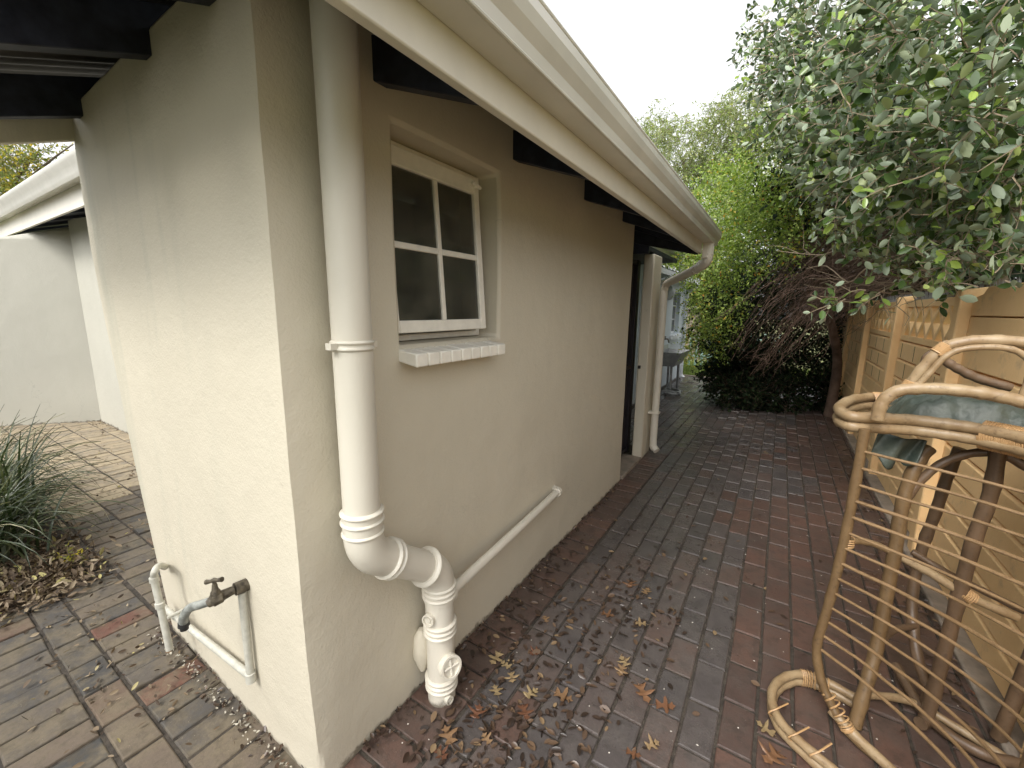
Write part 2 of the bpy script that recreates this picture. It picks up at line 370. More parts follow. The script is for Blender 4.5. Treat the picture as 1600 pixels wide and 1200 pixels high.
for k in range(-16, 10):
    x0 = -.160 + bw * k; cx = x0 + bw / 2
    if cx > 1.0: continue
    off = 1.34 + (0.1 if k % 2 else 0) + random.uniform(-.02, .02)
    n0 = math.floor((-1.0 - off) / bl)
    for j in range(n0, 48):
        cy = off + bl * (j + .5)
        if cy > 10.25: continue
        if cx < -.87 and cy < 4.5: continue
        if cx < -1.85: continue
        w = .5 + noise.noise(Vector((cx * 1.5, cy * .8, 3))) * .9 + (cx + .05) * 1.1 + random.uniform(-.13, .13)
        if cy > 5: w -= .3
        if cx < -.6 and cy < 2.4: w += .5                      # the damp red bricks near the wall
        (red if w > .42 else grey).append((cx, cy, bw, bl))
y = .62 - bw * 6
while y < 4.5:                                                  # header course along the wall
    red.append((-.975, y + bw / 2, bl, bw)); y += bw
x = -8.2
while x < -1.10:                                                # courses in front of the left face
    tan.append((x + bw / 2, .505, bw, bl)); 
    if x > -3.2:
        tan.append((x + bw / 2, .168 - .0, bw, bl))
        for q in (1, 2, 3): tan.append((x + bw / 2 + random.uniform(-.005, .005), .168 - bl * q, bw, bl))
    x += bw
x = -3.2
while x < -1.10:
    tan.append((x + bl / 2, .337, bl, bw)); x += bl
for r_ in range(7):
    y = .62 + bl * r_; x = -8.3 + (.05 if r_ % 2 else 0)
    while x < -2.3:
        if y < 1.85: tan.append((x + bw / 2, y + bl / 2, bw, bl))
        x += bw
bricks('paving', grey, M['brick_grey']); bricks('paving', red, M['brick_red']); bricks('paving', [q for q in tan if q[0] >= -3.7 - q[1] * .6], M['brick_tan']); bricks('paving', [q for q in tan if q[0] < -3.7 - q[1] * .6], M['brick_sunlit_sand'])  # left of the diagonal the bricks take the painted-in sunlight
# planting bed
bm = BM(); vs = {}
for i in range(60):
    for j in range(30):
        x = -7.2 + 4.02 * i / 59; y = -2.2 + 2.78 * j / 29
        e = min((-3.18 - x) / .12, (.58 - y) / .12, 1); e = max(e, 0)
        vs[i, j] = bm.verts.new((x + random.uniform(-.01, .01), y, .012 * 0 + e * .03 + (noise.noise(Vector((x * 6, y * 6, 0))) * .02 + .006) * e + .004))
for i in range(59):
    for j in range(29): bm.faces.new((vs[i, j], vs[i + 1, j], vs[i + 1, j + 1], vs[i, j + 1]))
tag(obj('soil_bed', bm, M['soil']), kind='structure')

# ------------------------------------------------------------------ house
def edgeA(z):                                                    # leaning, flared outer edge of the pier
    t = max(0., min(1., z / 2.17)); return -2.28 - .32 * (1 - (1 - t) ** 1.9)
def wall_solid(u_rng, z_rng, hole, T, make, du=.045, dz=.05):
    """plate with thickness T, fine grid on the outer face; make(u,z,depth)->Vector"""
    def lines(a, b, extra, d):
        pts = sorted(set([a, b] + [e for e in extra if a < e < b])); out = []
        for p, q in zip(pts[:-1], pts[1:]):
            n = max(1, round((q - p) / d)); out += [p + (q - p) * i / n for i in range(n)]
        return out + [pts[-1]]
    us = lines(*u_rng, [hole[0], hole[1]] if hole else [], du); zs = lines(*z_rng, [hole[2], hole[3]] if hole else [], dz)
    bm = BM(); V = {}
    def v(i, j, k):
        if (i, j, k) not in V: V[i, j, k] = bm.verts.new(make(us[i], zs[j], k * T))
        return V[i, j, k]
    def inside(i, j):
        if i < 0 or j < 0 or i >= len(us) - 1 or j >= len(zs) - 1: return False
        u = (us[i] + us[i + 1]) / 2; z = (zs[j] + zs[j + 1]) / 2
        return not (hole and hole[0] < u < hole[1] and hole[2] < z < hole[3])
    for i in range(len(us) - 1):
        for j in range(len(zs) - 1):
            if not inside(i, j): continue
            bm.faces.new((v(i, j, 0), v(i + 1, j, 0), v(i + 1, j + 1, 0), v(i, j + 1, 0)))
            bm.faces.new((v(i, j, 1), v(i, j + 1, 1), v(i + 1, j + 1, 1), v(i + 1, j, 1)))
            for (di, dj, a, b) in ((-1, 0, (i, j), (i, j + 1)), (1, 0, (i + 1, j), (i + 1, j + 1)), (0, -1, (i, j), (i + 1, j)), (0, 1, (i, j + 1), (i + 1, j + 1))):
                if not inside(i + di, j + dj): bm.faces.new((v(*a, 0), v(*b, 0), v(*b, 1), v(*a, 1)))
    return bm
def lump(x, y, z): return noise.noise(Vector((x * 2.1, y * 2.1, z * 2.1))) * .006 + noise.noise(Vector((x * 7, y * 7, z * 7))) * .0022
house = thing('cream_house', 'cream plastered corner of the house with black rafters under its roof, filling the left half', 'house', (-1.07, .62, 0))
# one continuous L-shaped outer skin: front face (runs in -X) turns the rounded corner and becomes the right face (runs in +Y)
CX, CY = -1.07, .62
LF = 1.53; LR = 2.88; RC = .022
def skin(u, z, d):
    """u<0 : along the front face from the corner; u>0 : along the right face"""
    flare = 0.0; cs = .041 - .012 * max(0, 1 - z / .6)
    l = lump(u, 3.1, z)
    if u <= 0:
        s = min(1, -u / LF); x = CX - (-u) ; full = CX - LF
        x = CX + (edgeA(z) - CX) * s
        p = Vector((x - flare * (1 - s) , CY - cs * (1 - s) + d - (l if d == 0 else 0), z))
        if u == 0: p.x = CX - flare - (d if d else 0)
        if u == 0 and d == 0: p += Vector((-.006, .006, 0))
        return p
    s = u
    return Vector((CX - d - flare * max(0, 1 - u / .35) + (l if d == 0 else 0) * min(1, u / .05), CY + s - cs * max(0, 1 - u / .35), z))
us_hole = (.985 - CY, 1.572 - CY, 1.375, 2.062)
bm = wall_solid((-LF, 0), (-.03, 2.30), None, .23, skin)
bmr = wall_solid((0, LR), (-.03, 2.30), us_hole, .23, skin)
me_t = bpy.data.meshes.new('t'); bmr.to_mesh(me_t); bmr.free(); bm.from_mesh(me_t); bpy.data.meshes.remove(me_t)
bmesh.ops.remove_doubles(bm, verts=bm.verts, dist=.002)
# drop the coincident inner faces at the corner seam
bad = [f for f in bm.faces if abs(f.normal.x) > .6 and abs(f.normal.y) > .6 and all((v.co - Vector((CX, CY, v.co.z))).length < .36 for v in f.verts)]
bmesh.ops.delete(bm, geom=bad, context='FACES')
wall = obj('wall', bm, M['wall'], house, bevel=.014)
# window reveal, other walls of the block (unseen sides keep the rooms dark)
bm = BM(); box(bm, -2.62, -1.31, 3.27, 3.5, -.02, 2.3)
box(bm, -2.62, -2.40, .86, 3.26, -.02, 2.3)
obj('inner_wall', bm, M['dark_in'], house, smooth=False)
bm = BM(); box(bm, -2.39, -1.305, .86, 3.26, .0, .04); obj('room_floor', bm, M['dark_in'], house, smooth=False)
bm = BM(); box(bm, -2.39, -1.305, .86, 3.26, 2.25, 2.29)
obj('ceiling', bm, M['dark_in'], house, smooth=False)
# recessed doorway, stub wall
bm = BM(); box(bm, -1.165, -1.065, 4.15, 4.45, -.02, 2.02); obj('stub_wall', bm, M['wall'], house, bevel=.012)
bm = BM(); box(bm, -2.6, -1.5, 3.5, 3.53, -.02, 2.3); box(bm, -2.6, -1.48, 3.53, 5.1, -.02, 2.3); obj('inner_wall', bm, M['wall'], house, smooth=False)
bm = BM(); box(bm, -1.47, -1.06, 3.535, 4.14, -.02, .03); obj('door_step', bm, M['cement'], house, bevel=.01)
# rafters
def rafter_right(y, zb=2.145, wd=.05, end=3.0):
    b = BM(); s = math.tan(R(20)); x1, x0 = -.627, max(-2.0, -.58 - (y - .16))
    prof = [(x1, zb - (x1 - CX) * s), (x1, zb - (x1 - CX) * s + .12), (x0, zb - (x0 - CX) * s + .12), (x0, zb - (x0 - CX) * s)]
    prism_y(b, prof, y - wd / 2, y + wd / 2); obj('rafter', b, M['timber'], house, bevel=.003)
def rafter_front(x, zb=2.23, wd=.05):
    b = BM(); s = math.tan(R(20)); y1, y0 = .17, min(2.0, .14 - .60 - x)
    prof = [(y1, zb + (y1 - CY) * s), (y1, zb + (y1 - CY) * s + .14), (y0, zb + (y0 - CY) * s + .14), (y0, zb + (y0 - CY) * s)]
    prism_x(b, prof, x - wd / 2, x + wd / 2); obj('rafter', b, M['timber'], house, bevel=.003)
for y in (.945, 1.70, 2.495, 3.22, 3.74): rafter_right(y)
for x in (-1.235, -1.665, -2.425): rafter_front(x)
bm = BM(); prism_y(bm, [(-.627, 1.942), (-1.12, 2.062), (-1.5, 2.20), (-1.5, 2.42), (-.627, 2.10)], 3.742 + .026, 3.785); obj('end_board', bm, M['timber'], house, bevel=.003)
bm = BM(); s = math.tan(R(20))
# verge board (painted) at the roof's left edge
z0 = 2.172
prism_x(bm, [(.16, z0 - .46 * s), (.16, z0 - .46 * s + .10), (1.7, z0 + 1.08 * s + .10), (1.7, z0 + 1.08 * s)], -2.60, -2.565)
obj('verge_board', bm, M['wall'], house, smooth=False, bevel=.004)
# corrugated roof sheets
def corr(name, pt, nu, nv, keep, m, parent):
    b = BM(); V = {}
    for i in range(nu + 1):
        for j in range(nv + 1): V[i, j] = b.verts.new(pt(i, j))
    for i in range(nu):
        for j in range(nv):
            if keep(i, j): b.faces.new((V[i, j], V[i + 1, j], V[i + 1, j + 1], V[i, j + 1]))
    for v in [v for v in b.verts if not v.link_faces]: b.verts.remove(v)
    o = obj(name, b, m, parent, angle=80)
    md = o.modifiers.new('solid', 'SOLIDIFY'); md.thickness = .003; return o
tn = math.tan(R(20))
def rz(x): return 2.315 + (CX - x) * tn
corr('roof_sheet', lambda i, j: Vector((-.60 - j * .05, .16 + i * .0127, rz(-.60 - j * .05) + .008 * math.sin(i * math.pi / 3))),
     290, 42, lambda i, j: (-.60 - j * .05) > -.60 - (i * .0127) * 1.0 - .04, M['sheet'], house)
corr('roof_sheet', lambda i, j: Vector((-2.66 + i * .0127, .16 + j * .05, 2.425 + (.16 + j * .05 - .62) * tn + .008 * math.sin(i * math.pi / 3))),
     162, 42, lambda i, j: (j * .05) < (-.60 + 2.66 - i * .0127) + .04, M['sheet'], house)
bm = BM()
for yy in (.30, 1.0, 1.6):
    z = 2.375 + (yy - .62) * tn; box(bm, -2.6, -.66 - (yy - .16), yy, yy + .05, z, z + .036)
obj('purlin', bm, M['timber'], house, smooth=False)
bm = BM(); z = 2.262
box(bm, -.80, -.75, .42, 3.96, rz(-.8) - .045, rz(-.8) - .012); obj('purlin', bm, M['timber'], house, smooth=False); bm = BM(); box(bm, -1.5, -1.45, 1.14, 3.96, rz(-1.5) - .045, rz(-1.5) - .012)
obj('purlin', bm, M['timber'], house, smooth=False)
bm = BM(); box(bm, -2.6, -1.065, 3.93, 3.965, 2.0, 2.28)      # dark end board above the doorway
box(bm, -2.6, -1.08, 3.96, 5.2, 2.035, 2.07)
obj('soffit_board', bm, M['timber'], house, smooth=False)
# fascia, gutter
bm = BM(); box(bm, -.626, -.600, .16, 3.765, 1.948, 2.10)
obj('fascia', bm, M['trim'], house, bevel=.004)
bm = BM(); box(bm, -2.6, -.626, .145, .17, 1.99, 2.17); obj('fascia', bm, M['trim'], house, bevel=.004)
gut = [(-.598, 2.125), (-.598, 2.030), (-.528, 2.030), (-.520, 2.036), (-.516, 2.060), (-.500, 2.082), (-.492, 2.104), (-.492, 2.126), (-.500, 2.136), (-.512, 2.134), (-.512, 2.130), (-.501, 2.131), (-.496, 2.124), (-.496, 2.106), (-.504, 2.085), (-.520, 2.063), (-.524, 2.040), (-.530, 2.034), (-.594, 2.034), (-.594, 2.125)]
bm = BM(); prism_y(bm, gut, .16, 3.985)
gutter = obj('gutter', bm, M['gutter'], house, smooth=False)
bm = BM(); tube(bm, [(-.523, .16, 2.033), (-.523, 3.985, 2.033)], .0045, 8); obj('lower_bead', bm, M['gutter'], gutter)
bm = BM(); tube(bm, [(-.4955, .16, 2.133), (-.4955, 3.985, 2.133)], .0055, 8); obj('rim_bead', bm, M['gutter'], gutter)
bm = BM(); cap = gut[:9]; a = [bm.verts.new((x, 3.986, z)) for x, z in cap]; b2 = [bm.verts.new((x, 3.990, z)) for x, z in cap]
bm.faces.new(a); bm.faces.new(b2[::-1])
for i in range(len(cap)): bm.faces.new((a[i], a[(i + 1) % len(cap)], b2[(i + 1) % len(cap)], b2[i]))
obj('end_cap', bm, M['gutter'], gutter, smooth=False)
bm = BM()
box(bm, -.597, -.552, 3.76, 3.985, 1.915, 2.029)
obj('gutter_bracket', bm, M['trim'], house, bevel=.004)
# downpipe at the gutter end
bm = BM()
pp = [(-.552, 3.80, 2.03), (-.552, 3.80, 1.955), (-.556, 3.805, 1.91), (-.58, 3.835, 1.875), (-.64, 3.90, 1.85), (-.80, 4.08, 1.80), (-.93, 4.24, 1.765), (-.975, 4.30, 1.745), (-.995, 4.325, 1.70), (-1.0, 4.33, 1.62), (-1.0, 4.33, .9), (-1.0, 4.33, .16), (-.985, 4.32, .10), (-.95, 4.30, .07)]
rr = [.036] * len(pp)
tube(bm, smooth_path(pp, 4), .036, 12)
dp = thing('downpipe', 'thin cream downpipe bent from the gutter end to the stub wall beside the door', 'pipe', (-1.0, 4.33, 0))
obj('pipe', bm, M['pipe'], dp)
bm = BM()
for q in range(6):
    t = q / 5; p = Vector((-.553, 3.80, 1.945)).lerp(Vector((-.66, 3.925, 1.842)), t); p.z -= .018 * math.sin(t * 3.14)
    d = Vector((-.1, -.1, -1)).lerp(Vector((-.8, .9, -.35)) * 1, t).normalized()
    lathe(bm, p - d * .004, d, [(0, .036), (.002, .040), (.006, .040), (.008, .036)], 14)
obj('elbow', bm, M['pipe'], dp)
bm = BM(); box(bm, -1.062, -1.03, 4.285, 4.375, .45, .475); box(bm, -1.04, -.958, 4.288, 4.372, .453, .472); obj('bracket', bm, M['pipe'], dp, bevel=.003)

# window
WX = -1.165
win = thing('window', 'small white four-pane window set in the cream wall above the tiled sill', 'window', (WX, 1.0, 1.4))
y0, y1, zb, zt = 1.004, 1.50, 1.392, 2.028
y0 = .988; y1 = 1.568; zt = 2.058; zb = 1.378
bm = BM()                                                       # fixed outer frame close to the reveal
fx0, fx1 = WX - .04, WX - .012
for (a, b, c, d) in ((y0, y0 + .026, zb, zt), (y1 - .026, y1, zb, zt), (y0 + .026, y1 - .026, zt - .026, zt), (y0 + .026, y1 - .026, zb, zb + .024)):
    box(bm, fx0, fx1, a, b, c, d)
obj('frame', bm, M['white'], win, bevel=.004)
# casement: hinged at the top, its foot stands a little open
Ms = Matrix.Translation((WX - .008, 0, zt - .03)) @ Matrix.Rotation(R(-4.0), 4, 'Y')
def sbox(bm, a, b, c, d, x0=0, x1=.026): box(bm, x0, x1, a, b, c - (zt - .03), d - (zt - .03), Ms)
cy0, cy1, cz0, cz1 = y0 + .006, y1 - .045, zb + .030, zt - .028
bm = BM(); fr = .036
sbox(bm, cy0, cy0 + fr * .75, cz0, cz1); sbox(bm, cy1 - fr, cy1, cz0, cz1)
sbox(bm, cy0 + fr * .75, cy1 - fr, cz1 - .062, cz1); sbox(bm, cy0 + fr * .75, cy1 - fr, cz0, cz0 + .044)
sash = obj('sash', bm, M['white'], win, bevel=.004)
cm = (cy0 + cy1) / 2 + .0; zm = (cz0 + cz1) / 2 - .01
bm = BM(); sbox(bm, cm - .011, cm + .011, cz0 + .044, cz1 - .062, .003, .022)
sbox(bm, cy0 + fr * .75, cm - .011, zm - .011, zm + .011, .003, .022); sbox(bm, cm + .011, cy1 - fr, zm - .011, zm + .011, .003, .022)
obj('glazing_bar', bm, M['white'], sash, bevel=.003)
bm = BM()
for ya, yb in ((cy0 + fr * .75, cm - .011), (cm + .011, cy1 - fr)):
    for za, zb_ in ((cz0 + .044, zm - .011), (zm + .011, cz1 - .062)):
        g = BM(); sbox(g, ya, yb, za, zb_, .009, .013)
        obj('pane', g, M['glass'], sash, smooth=False)
bm.free()
bm = BM()
Mh = Matrix.Translation((WX + .028, cy1 - .03, zt - .052))
tube(bm, [Mh @ Vector((0, -.025, .004)), Mh @ Vector((.004, 0, 0)), Mh @ Vector((0, .03, -.006))], .007, 8)
box(bm, -.012, .006, -.012, .012, -.012, .012, Mh)
obj('hinge', bm, M['white'], win)
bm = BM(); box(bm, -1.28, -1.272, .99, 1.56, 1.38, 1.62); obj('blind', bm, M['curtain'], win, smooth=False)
# tiled sill
sill = thing('window_sill', 'white painted sill of small tiles jutting out under the four-pane window', 'window sill', (-1.07, 1.2, 1.33))
bm = BM(); n = 9; sy0, sy1 = .972, 1.50
for i in range(n):
    a = sy0 + (sy1 - sy0) * i / n + .002; b = sy0 + (sy1 - sy0) * (i + 1) / n - .002
    jz = random.uniform(-.001, .001)
    prism_y(bm, [(-1.155, 1.372 + jz), (-1.155, 1.334), (-.985 + jz, 1.306), (-.985 + jz, 1.352 + jz)], a, b)
obj('tile', bm, M['white'], sill, bevel=.005)
bm = BM(); prism_y(bm, [(-1.15, 1.3655), (-1.15, 1.33), (-.991, 1.311), (-.991, 1.3445)], sy0 + .008, sy1 - .008)
obj('mortar', bm, M['white'], sill, smooth=False)

# soil pipe
def ringd(bm, p, d, r, n=2, gap=.012, ex=.007, w=.008):
    p = Vector(p); d = Vector(d).normalized(); prof = []
    L = n * w + (n - 1) * gap; s = -L / 2
    prof.append((s - .004, r - .002))
    for k in range(n):
        prof += [(s, r + ex * .7), (s + w * .3, r + ex), (s + w * .7, r + ex), (s + w, r + ex * .7)]
        s += w
        if k < n - 1: prof += [(s + .002, r + ex * .25), (s + gap - .002, r + ex * .25)]; s += gap
    prof.append((s + .004, r - .002)); lathe(bm, p, d, prof, 32)
sp = thing('soil_pipe', 'thick cream drain pipe down the wall with a double elbow and round inspection caps', 'pipe', (-.99, 1.03, 0))
PX = -.985; RP = .053
top = Vector((PX, .735, 2.30)); e1 = Vector((PX, .735, .80)); e2 = Vector((PX + .01, 1.015, .56)); bot = Vector((PX + .01, 1.03, -.02))
A = [top, Vector((PX, .735, 1.6)), Vector((PX, .735, .90))]
bm = BM(); tube(bm, A, RP, 32); obj('upper_pipe', bm, M['pipe'], sp)
bm = BM()
c1 = [Vector((PX, .735, .905)), Vector((PX, .735, .84)), Vector((PX, .742, .795)), Vector((PX, .765, .755)), Vector((PX, .80, .727)), Vector((PX + .003, .835, .702))]
c1 = smooth_path(c1, 5); tube(bm, c1, RP + .004, 32)
obj('elbow', bm, M['pipe'], sp)
bm = BM(); ringd(bm, (PX, .735, .895), (0, 0, 1), RP + .002, 2, .02, .008); obj('collar', bm, M['pipe'], sp)
bm = BM(); ringd(bm, (PX, .735, .845), (0, 0, 1), RP + .003, 1, .01, .006); obj('collar', bm, M['pipe'], sp)
bm = BM(); dd = Vector((0, .835 - .80, .702 - .727)); ringd(bm, (PX + .002, .825, .709), dd, RP + .003, 2, .014, .009); obj('collar', bm, M['pipe'], sp)
bm = BM(); tube(bm, [Vector((PX + .002, .82, .712)), Vector((PX + .008, .985, .590))], RP, 32); obj('sloping_pipe', bm, M['pipe'], sp)
bm = BM()
c2 = smooth_path([Vector((PX + .008, .970, .602)), Vector((PX + .009, 1.000, .578)), Vector((PX + .01, 1.026, .548)), Vector((PX + .01, 1.040, .51)), Vector((PX + .01, 1.044, .46)), Vector((PX + .01, 1.044, .43))], 5)
tube(bm, c2, RP + .005, 32); obj('elbow', bm, M['pipe'], sp)
bm = BM(); ringd(bm, (PX + .009, .978, .596), Vector((0, .8, -.62)), RP + .005, 1, .01, .011, .012); obj('collar', bm, M['pipe'], sp)
bm = BM(); ringd(bm, (PX + .01, 1.044, .47), (0, 0, 1), RP + .004, 3, .012, .007); obj('collar', bm, M['pipe'], sp)
bm = BM(); tube(bm, [Vector((PX + .01, 1.044, .45)), Vector((PX + .01, 1.045, .25)), Vector((PX + .01, 1.046, -.02))], RP, 32); obj('lower_pipe', bm, M['pipe'], sp)
bm = BM(); ringd(bm, (PX + .01, 1.044, .315), (0, 0, 1), RP + .002, 3, .012, .008); obj('collar', bm, M['pipe'], sp)
bm = BM(); ringd(bm, (PX + .01, 1.046, .08), (0, 0, 1), RP + .002, 3, .012, .008); obj('collar', bm, M['pipe'], sp)
toC = (Vector((0, 0, .2)) - Vector((PX, 1.046, .2))).normalized()
def capd(pos, axis, r, ln, name):
    b = BM(); axis = Vector(axis).normalized()
    lathe(b, Vector(pos), axis, [(0, r * .8), (ln * .5, r * .82), (ln * .6, r), (ln, r), (ln, r * .80), (ln - .008, r * .78), (ln - .010, .001)], 28)
    if r > .03:
        side = axis.cross(Vector((0, 0, 1))).normalized(); upv = side.cross(axis)
        O = Vector(pos) + axis * (ln - .006)
        tube(b, [O - upv * r * .7, O + upv * r * .7], .005, 8); tube(b, [O - side * r * .7, O + side * r * .7], .005, 8)
    else: lathe(b, Vector(pos) + axis * (ln - .012), axis, [(0, r * .45), (.010, r * .42), (.010, .001)], 16)
    obj(name, b, M['pipe'], sp)
capd((PX + .03, 1.036, .175), (.93, -.28, .22), .043, .062, 'inspection_cap')
capd((PX + .005, 1.008, .378), (.25, -.95, .05), .023, .034, 'inspection_cap')
capd((PX + .04, 1.026, .035), (.95, -.2, .1), .016, .038, 'plug')
bm = BM(); lathe(bm, (-1.05, 1.02, .22), (0, 0, -1), [(-.06, .012), (-.03, .03), (.05, .036), (.12, .012)], 16); obj('mortar_patch', bm, M['wall'], sp)
bm = BM(); ringd(bm, (PX, .735, 1.397), (0, 0, 1), RP, 2, .010, .006, .007)
box(bm, PX - .09, PX - .05, .728, .742, 1.385, 1.409); box(bm, PX - .012, PX + .012, .735 + .053, .735 + .075, 1.388, 1.406)
box(bm, PX - .012, PX + .012, .735 - .075, .735 - .053, 1.388, 1.406); obj('clamp', bm, M['pipe'], sp, bevel=.001)
# waste pipe
wp = thing('waste_pipe', 'thin white waste pipe sloping along the foot of the wall into the thick drain pipe', 'pipe', (-1.02, 1.6, .4))
wa = Vector((PX + .005, 1.10, .41)); wb = onX(871, 768, -1.035)
bm = BM(); tube(bm, [wa, wa.lerp(wb, .5) + Vector((0, 0, -.002)), wb], .0205, 16); obj('pipe', bm, M['pipe'], wp)
bm = BM(); d = (wb - wa).normalized(); lathe(bm, wa - d * .045, d, [(0, .03), (.045, .03), (.048, .034), (.062, .034), (.064, .022)], 20); obj('socket', bm, M['pipe'], wp); bm = BM()
lathe(bm, wb - d * .02, d, [(0, .022), (.004, .028), (.03, .028), (.036, .02)], 16)
obj('end_socket', bm, M['pipe'], wp); bm = BM()
tube(bm, smooth_path([wb + d * .005, wb + d * .02 + Vector((-.01, 0, 0)), wb + d * .022 + Vector((-.04, 0, 0))], 3),   .024, 12)
obj('end_elbow', bm, M['pipe'], wp)

# garden tap on the front face
tp = thing('garden_tap', 'corroded brass garden tap on white pipes at the foot of the plastered corner', 'tap', (-1.6, .6, 0))
YF = .572
T0 = onY(378, 925, YF); Tlow = onY(388, 1055, YF); Tlow.z = T0.z - .40
Tup = onY(250, 945, YF)
bm = BM()
pA = [onY(378, 925, YF) + Vector((0, 0, .0)), onY(392, 1058, YF)]
pB = [onY(391, 1056, YF), onY(252, 946, YF)]
pC = [onY(258, 886, YF + .03), onY(250, 884, YF - .01), onY(243, 890, YF - .04), onY(241, 905, YF - .045), onY(250, 945, YF - .045), onY(262, 1000, YF - .045), onY(265, 1015, YF - .045)]
tube(bm, pA, .0125, 14)
obj('riser_pipe', bm, M['pipe_grey'], tp)
bm = BM(); tube(bm, pB, .0125, 14); lathe(bm, pA[1] + Vector((0, 0, .02)), (0, 0, -1), [(0, .013), (.002, .0165), (.035, .0165), (.037, .012)], 16)
obj('cross_pipe', bm, M['pipe_grey'], tp)
bm = BM(); tube(bm, smooth_path(pC, 5), .013, 14)
for p in (pC[3], pC[4]): lathe(bm, p + Vector((0, 0, .012)), (0, 0, -1), [(0, .012), (.002, .017), (.022, .017), (.024, .012)], 16)
q = onY(262, 965, YF - .045); tube(bm, [q, q + Vector((0, .05, 0))], .007, 8)
obj('standpipe', bm, M['pipe_grey'], tp)
# tap body: from the wall elbow outwards and down to the spout
w0 = onY(377, 918, YF); 
tb = [w0 + Vector((.006, .03, .004)), onY(367, 921, YF - .02), onY(352, 928, YF - .045), onY(338, 935, YF - .07), onY(325, 943, YF - .09)]
bm = BM()
tube(bm, [tb[0], tb[1]], .021, 14); tube(bm, tb[1:], [.013, .016, .019, .014], 14)
dv = (tb[3] - tb[1]).normalized()
lathe(bm, tb[3] - dv * .02, dv, [(0, .014), (.006, .021), (.03, .022), (.036, .014)], 8)
bt = onY(331, 925, YF - .075)
lathe(bm, tb[3], (0, 0, 1), [(0, .018), (.012, .018), (.014, .015), (.024, .014), (.03, .010), (.05, .007)], 12)
obj('valve_body', bm, M['brass'], tp)
bm = BM(); hp = tb[3] + Vector((0, 0, .05))
tube(bm, [hp, hp + Vector((0, 0, .012))], .006, 8)
hd = Vector((.8, .25, .28)).normalized()
tube(bm, [hp + Vector((0, 0, .012)) - hd * .035, hp + Vector((0, 0, .012)) - hd * .015, hp + Vector((0, 0, .014)), hp + Vector((0, 0, .012)) + hd * .015, hp + Vector((0, 0, .012)) + hd * .035], [.008, .0055, .008, .0055, .008], 10)
obj('tap_handle', bm, M['brass'], tp)
spn = smooth_path([tb[4] + (tb[3] - tb[4]) * .6, onY(312, 945, YF - .105), onY(297, 950, YF - .12), onY(288, 962, YF - .13), onY(287, 974, YF - .13)], 4)
bm = BM(); tube(bm, spn, .0135, 14); obj('spout', bm, M['spout'], tp)
bm = BM(); lathe(bm, spn[-1] + Vector((0, 0, .006)), (0, 0, -1), [(0, .015), (.014, .017), (.016, .012), (.028, .012), (.030, .008)], 14); obj('hose_nozzle', bm, M['black'], tp)

# security gate in the doorway
gt = thing('security_gate', 'tall black steel security gate in the doorway past the plastered wall', 'gate', (-1.25, 3.8, 0))
bm = BM()
for y in (3.53, 3.82, 4.16): box(bm, -1.26, -1.22, y, y + (.09 if y > 4 else .05), .04, 1.97)
for z in (.06, .92, 1.93): box(bm, -1.255, -1.225, 3.58, 4.159, z, z + .035)
obj('gate_frame', bm, M['gate'], gt, bevel=.002)
bm = BM()
for y in (3.66, 3.74, 3.95, 4.06): box(bm, -1.247, -1.233, y, y + .014, .095, 1.93)
obj('bar', bm, M['gate'], gt, smooth=False)
bm = BM(); box(bm, -1.15, -1.13, 4.125, 4.149, .93, .96); obj('latch', bm, M['gate'], gt)
bm = BM(); box(bm, -1.46, -1.41, 3.54, 4.5, .04, 2.0)
dr = thing('door', 'dim cream door behind the black gate in the recess', 'door', (-1.37, 3.8, 0)); obj('door_leaf', bm, M['wall'], dr, bevel=.004)

# ------------------------------------------------------------------ rear wing at the left
wing = thing('rear_wing', 'pale plastered wing with a cream gutter beyond the corner at the far left', 'house', (-8.1, 1.8, 0))
def plane_wall(a, b, z0, z1, T, m, name='wall'):
    a = Vector(a); b = Vector(b); L = (b - a).length; d = (b - a) / L; nrm = Vector((d.y, -d.x, 0))
    bm = wall_solid((0, L), (z0, z1), None, T, lambda u, z, dd: Vector((a.x, a.y, 0)) + d.to_3d() * u + Vector((0, 0, z)) + nrm * ((lump(u, 9, z) * 1.3 if dd == 0 else -dd)), .12, .12)
    return obj(name, bm, m, wing if m == M['wall_pale'] else None, bevel=.01)
pin = onZ(168, 657, 0); pw = onZ(67, 663, 0); pw = pin + (pw - pin) * 4.5
wwall = plane_wall((pin.x, pin.y, 0), (pw.x, pw.y, 0), -.05, 2.60, -.2, M['wall_pale'])
dW = (pw - pin).normalized(); nW = Vector((-dW.y, dW.x, 0))
def onW(px, py):
    v = ray(px, py); t = nW.dot(pin - Vector((0, 0, EYE))) / nW.dot(v); return Vector((0, 0, EYE)) + v * t
wq0, wq1 = onW(97, 356), onW(0, 371)
for v in wwall.data.vertices:
    q_ = (v.co + wing.location); sU = dW.dot(Vector((q_.x, q_.y, 0)) - Vector((wq0.x, wq0.y, 0))) / dW.dot(Vector((wq1.x - wq0.x, wq1.y - wq0.y, 0)))
    lim = wq0.z + (wq1.z - wq0.z) * max(-.2, min(1.3, sU))
    if v.co.z > lim - .001 or v.co.z > 2.55: v.co.z = lim
plane_wall((pin.x, 1.79, 0), (-2.62, 1.79, 0), -.05, 2.60, -.2, M['wall_pale'])
gy = 1.16
ga = [onY(121, 310, gy), onY(106, 245, gy)]
zb_, zt_ = ga[0].z, ga[1].z
h = zt_ - zb_
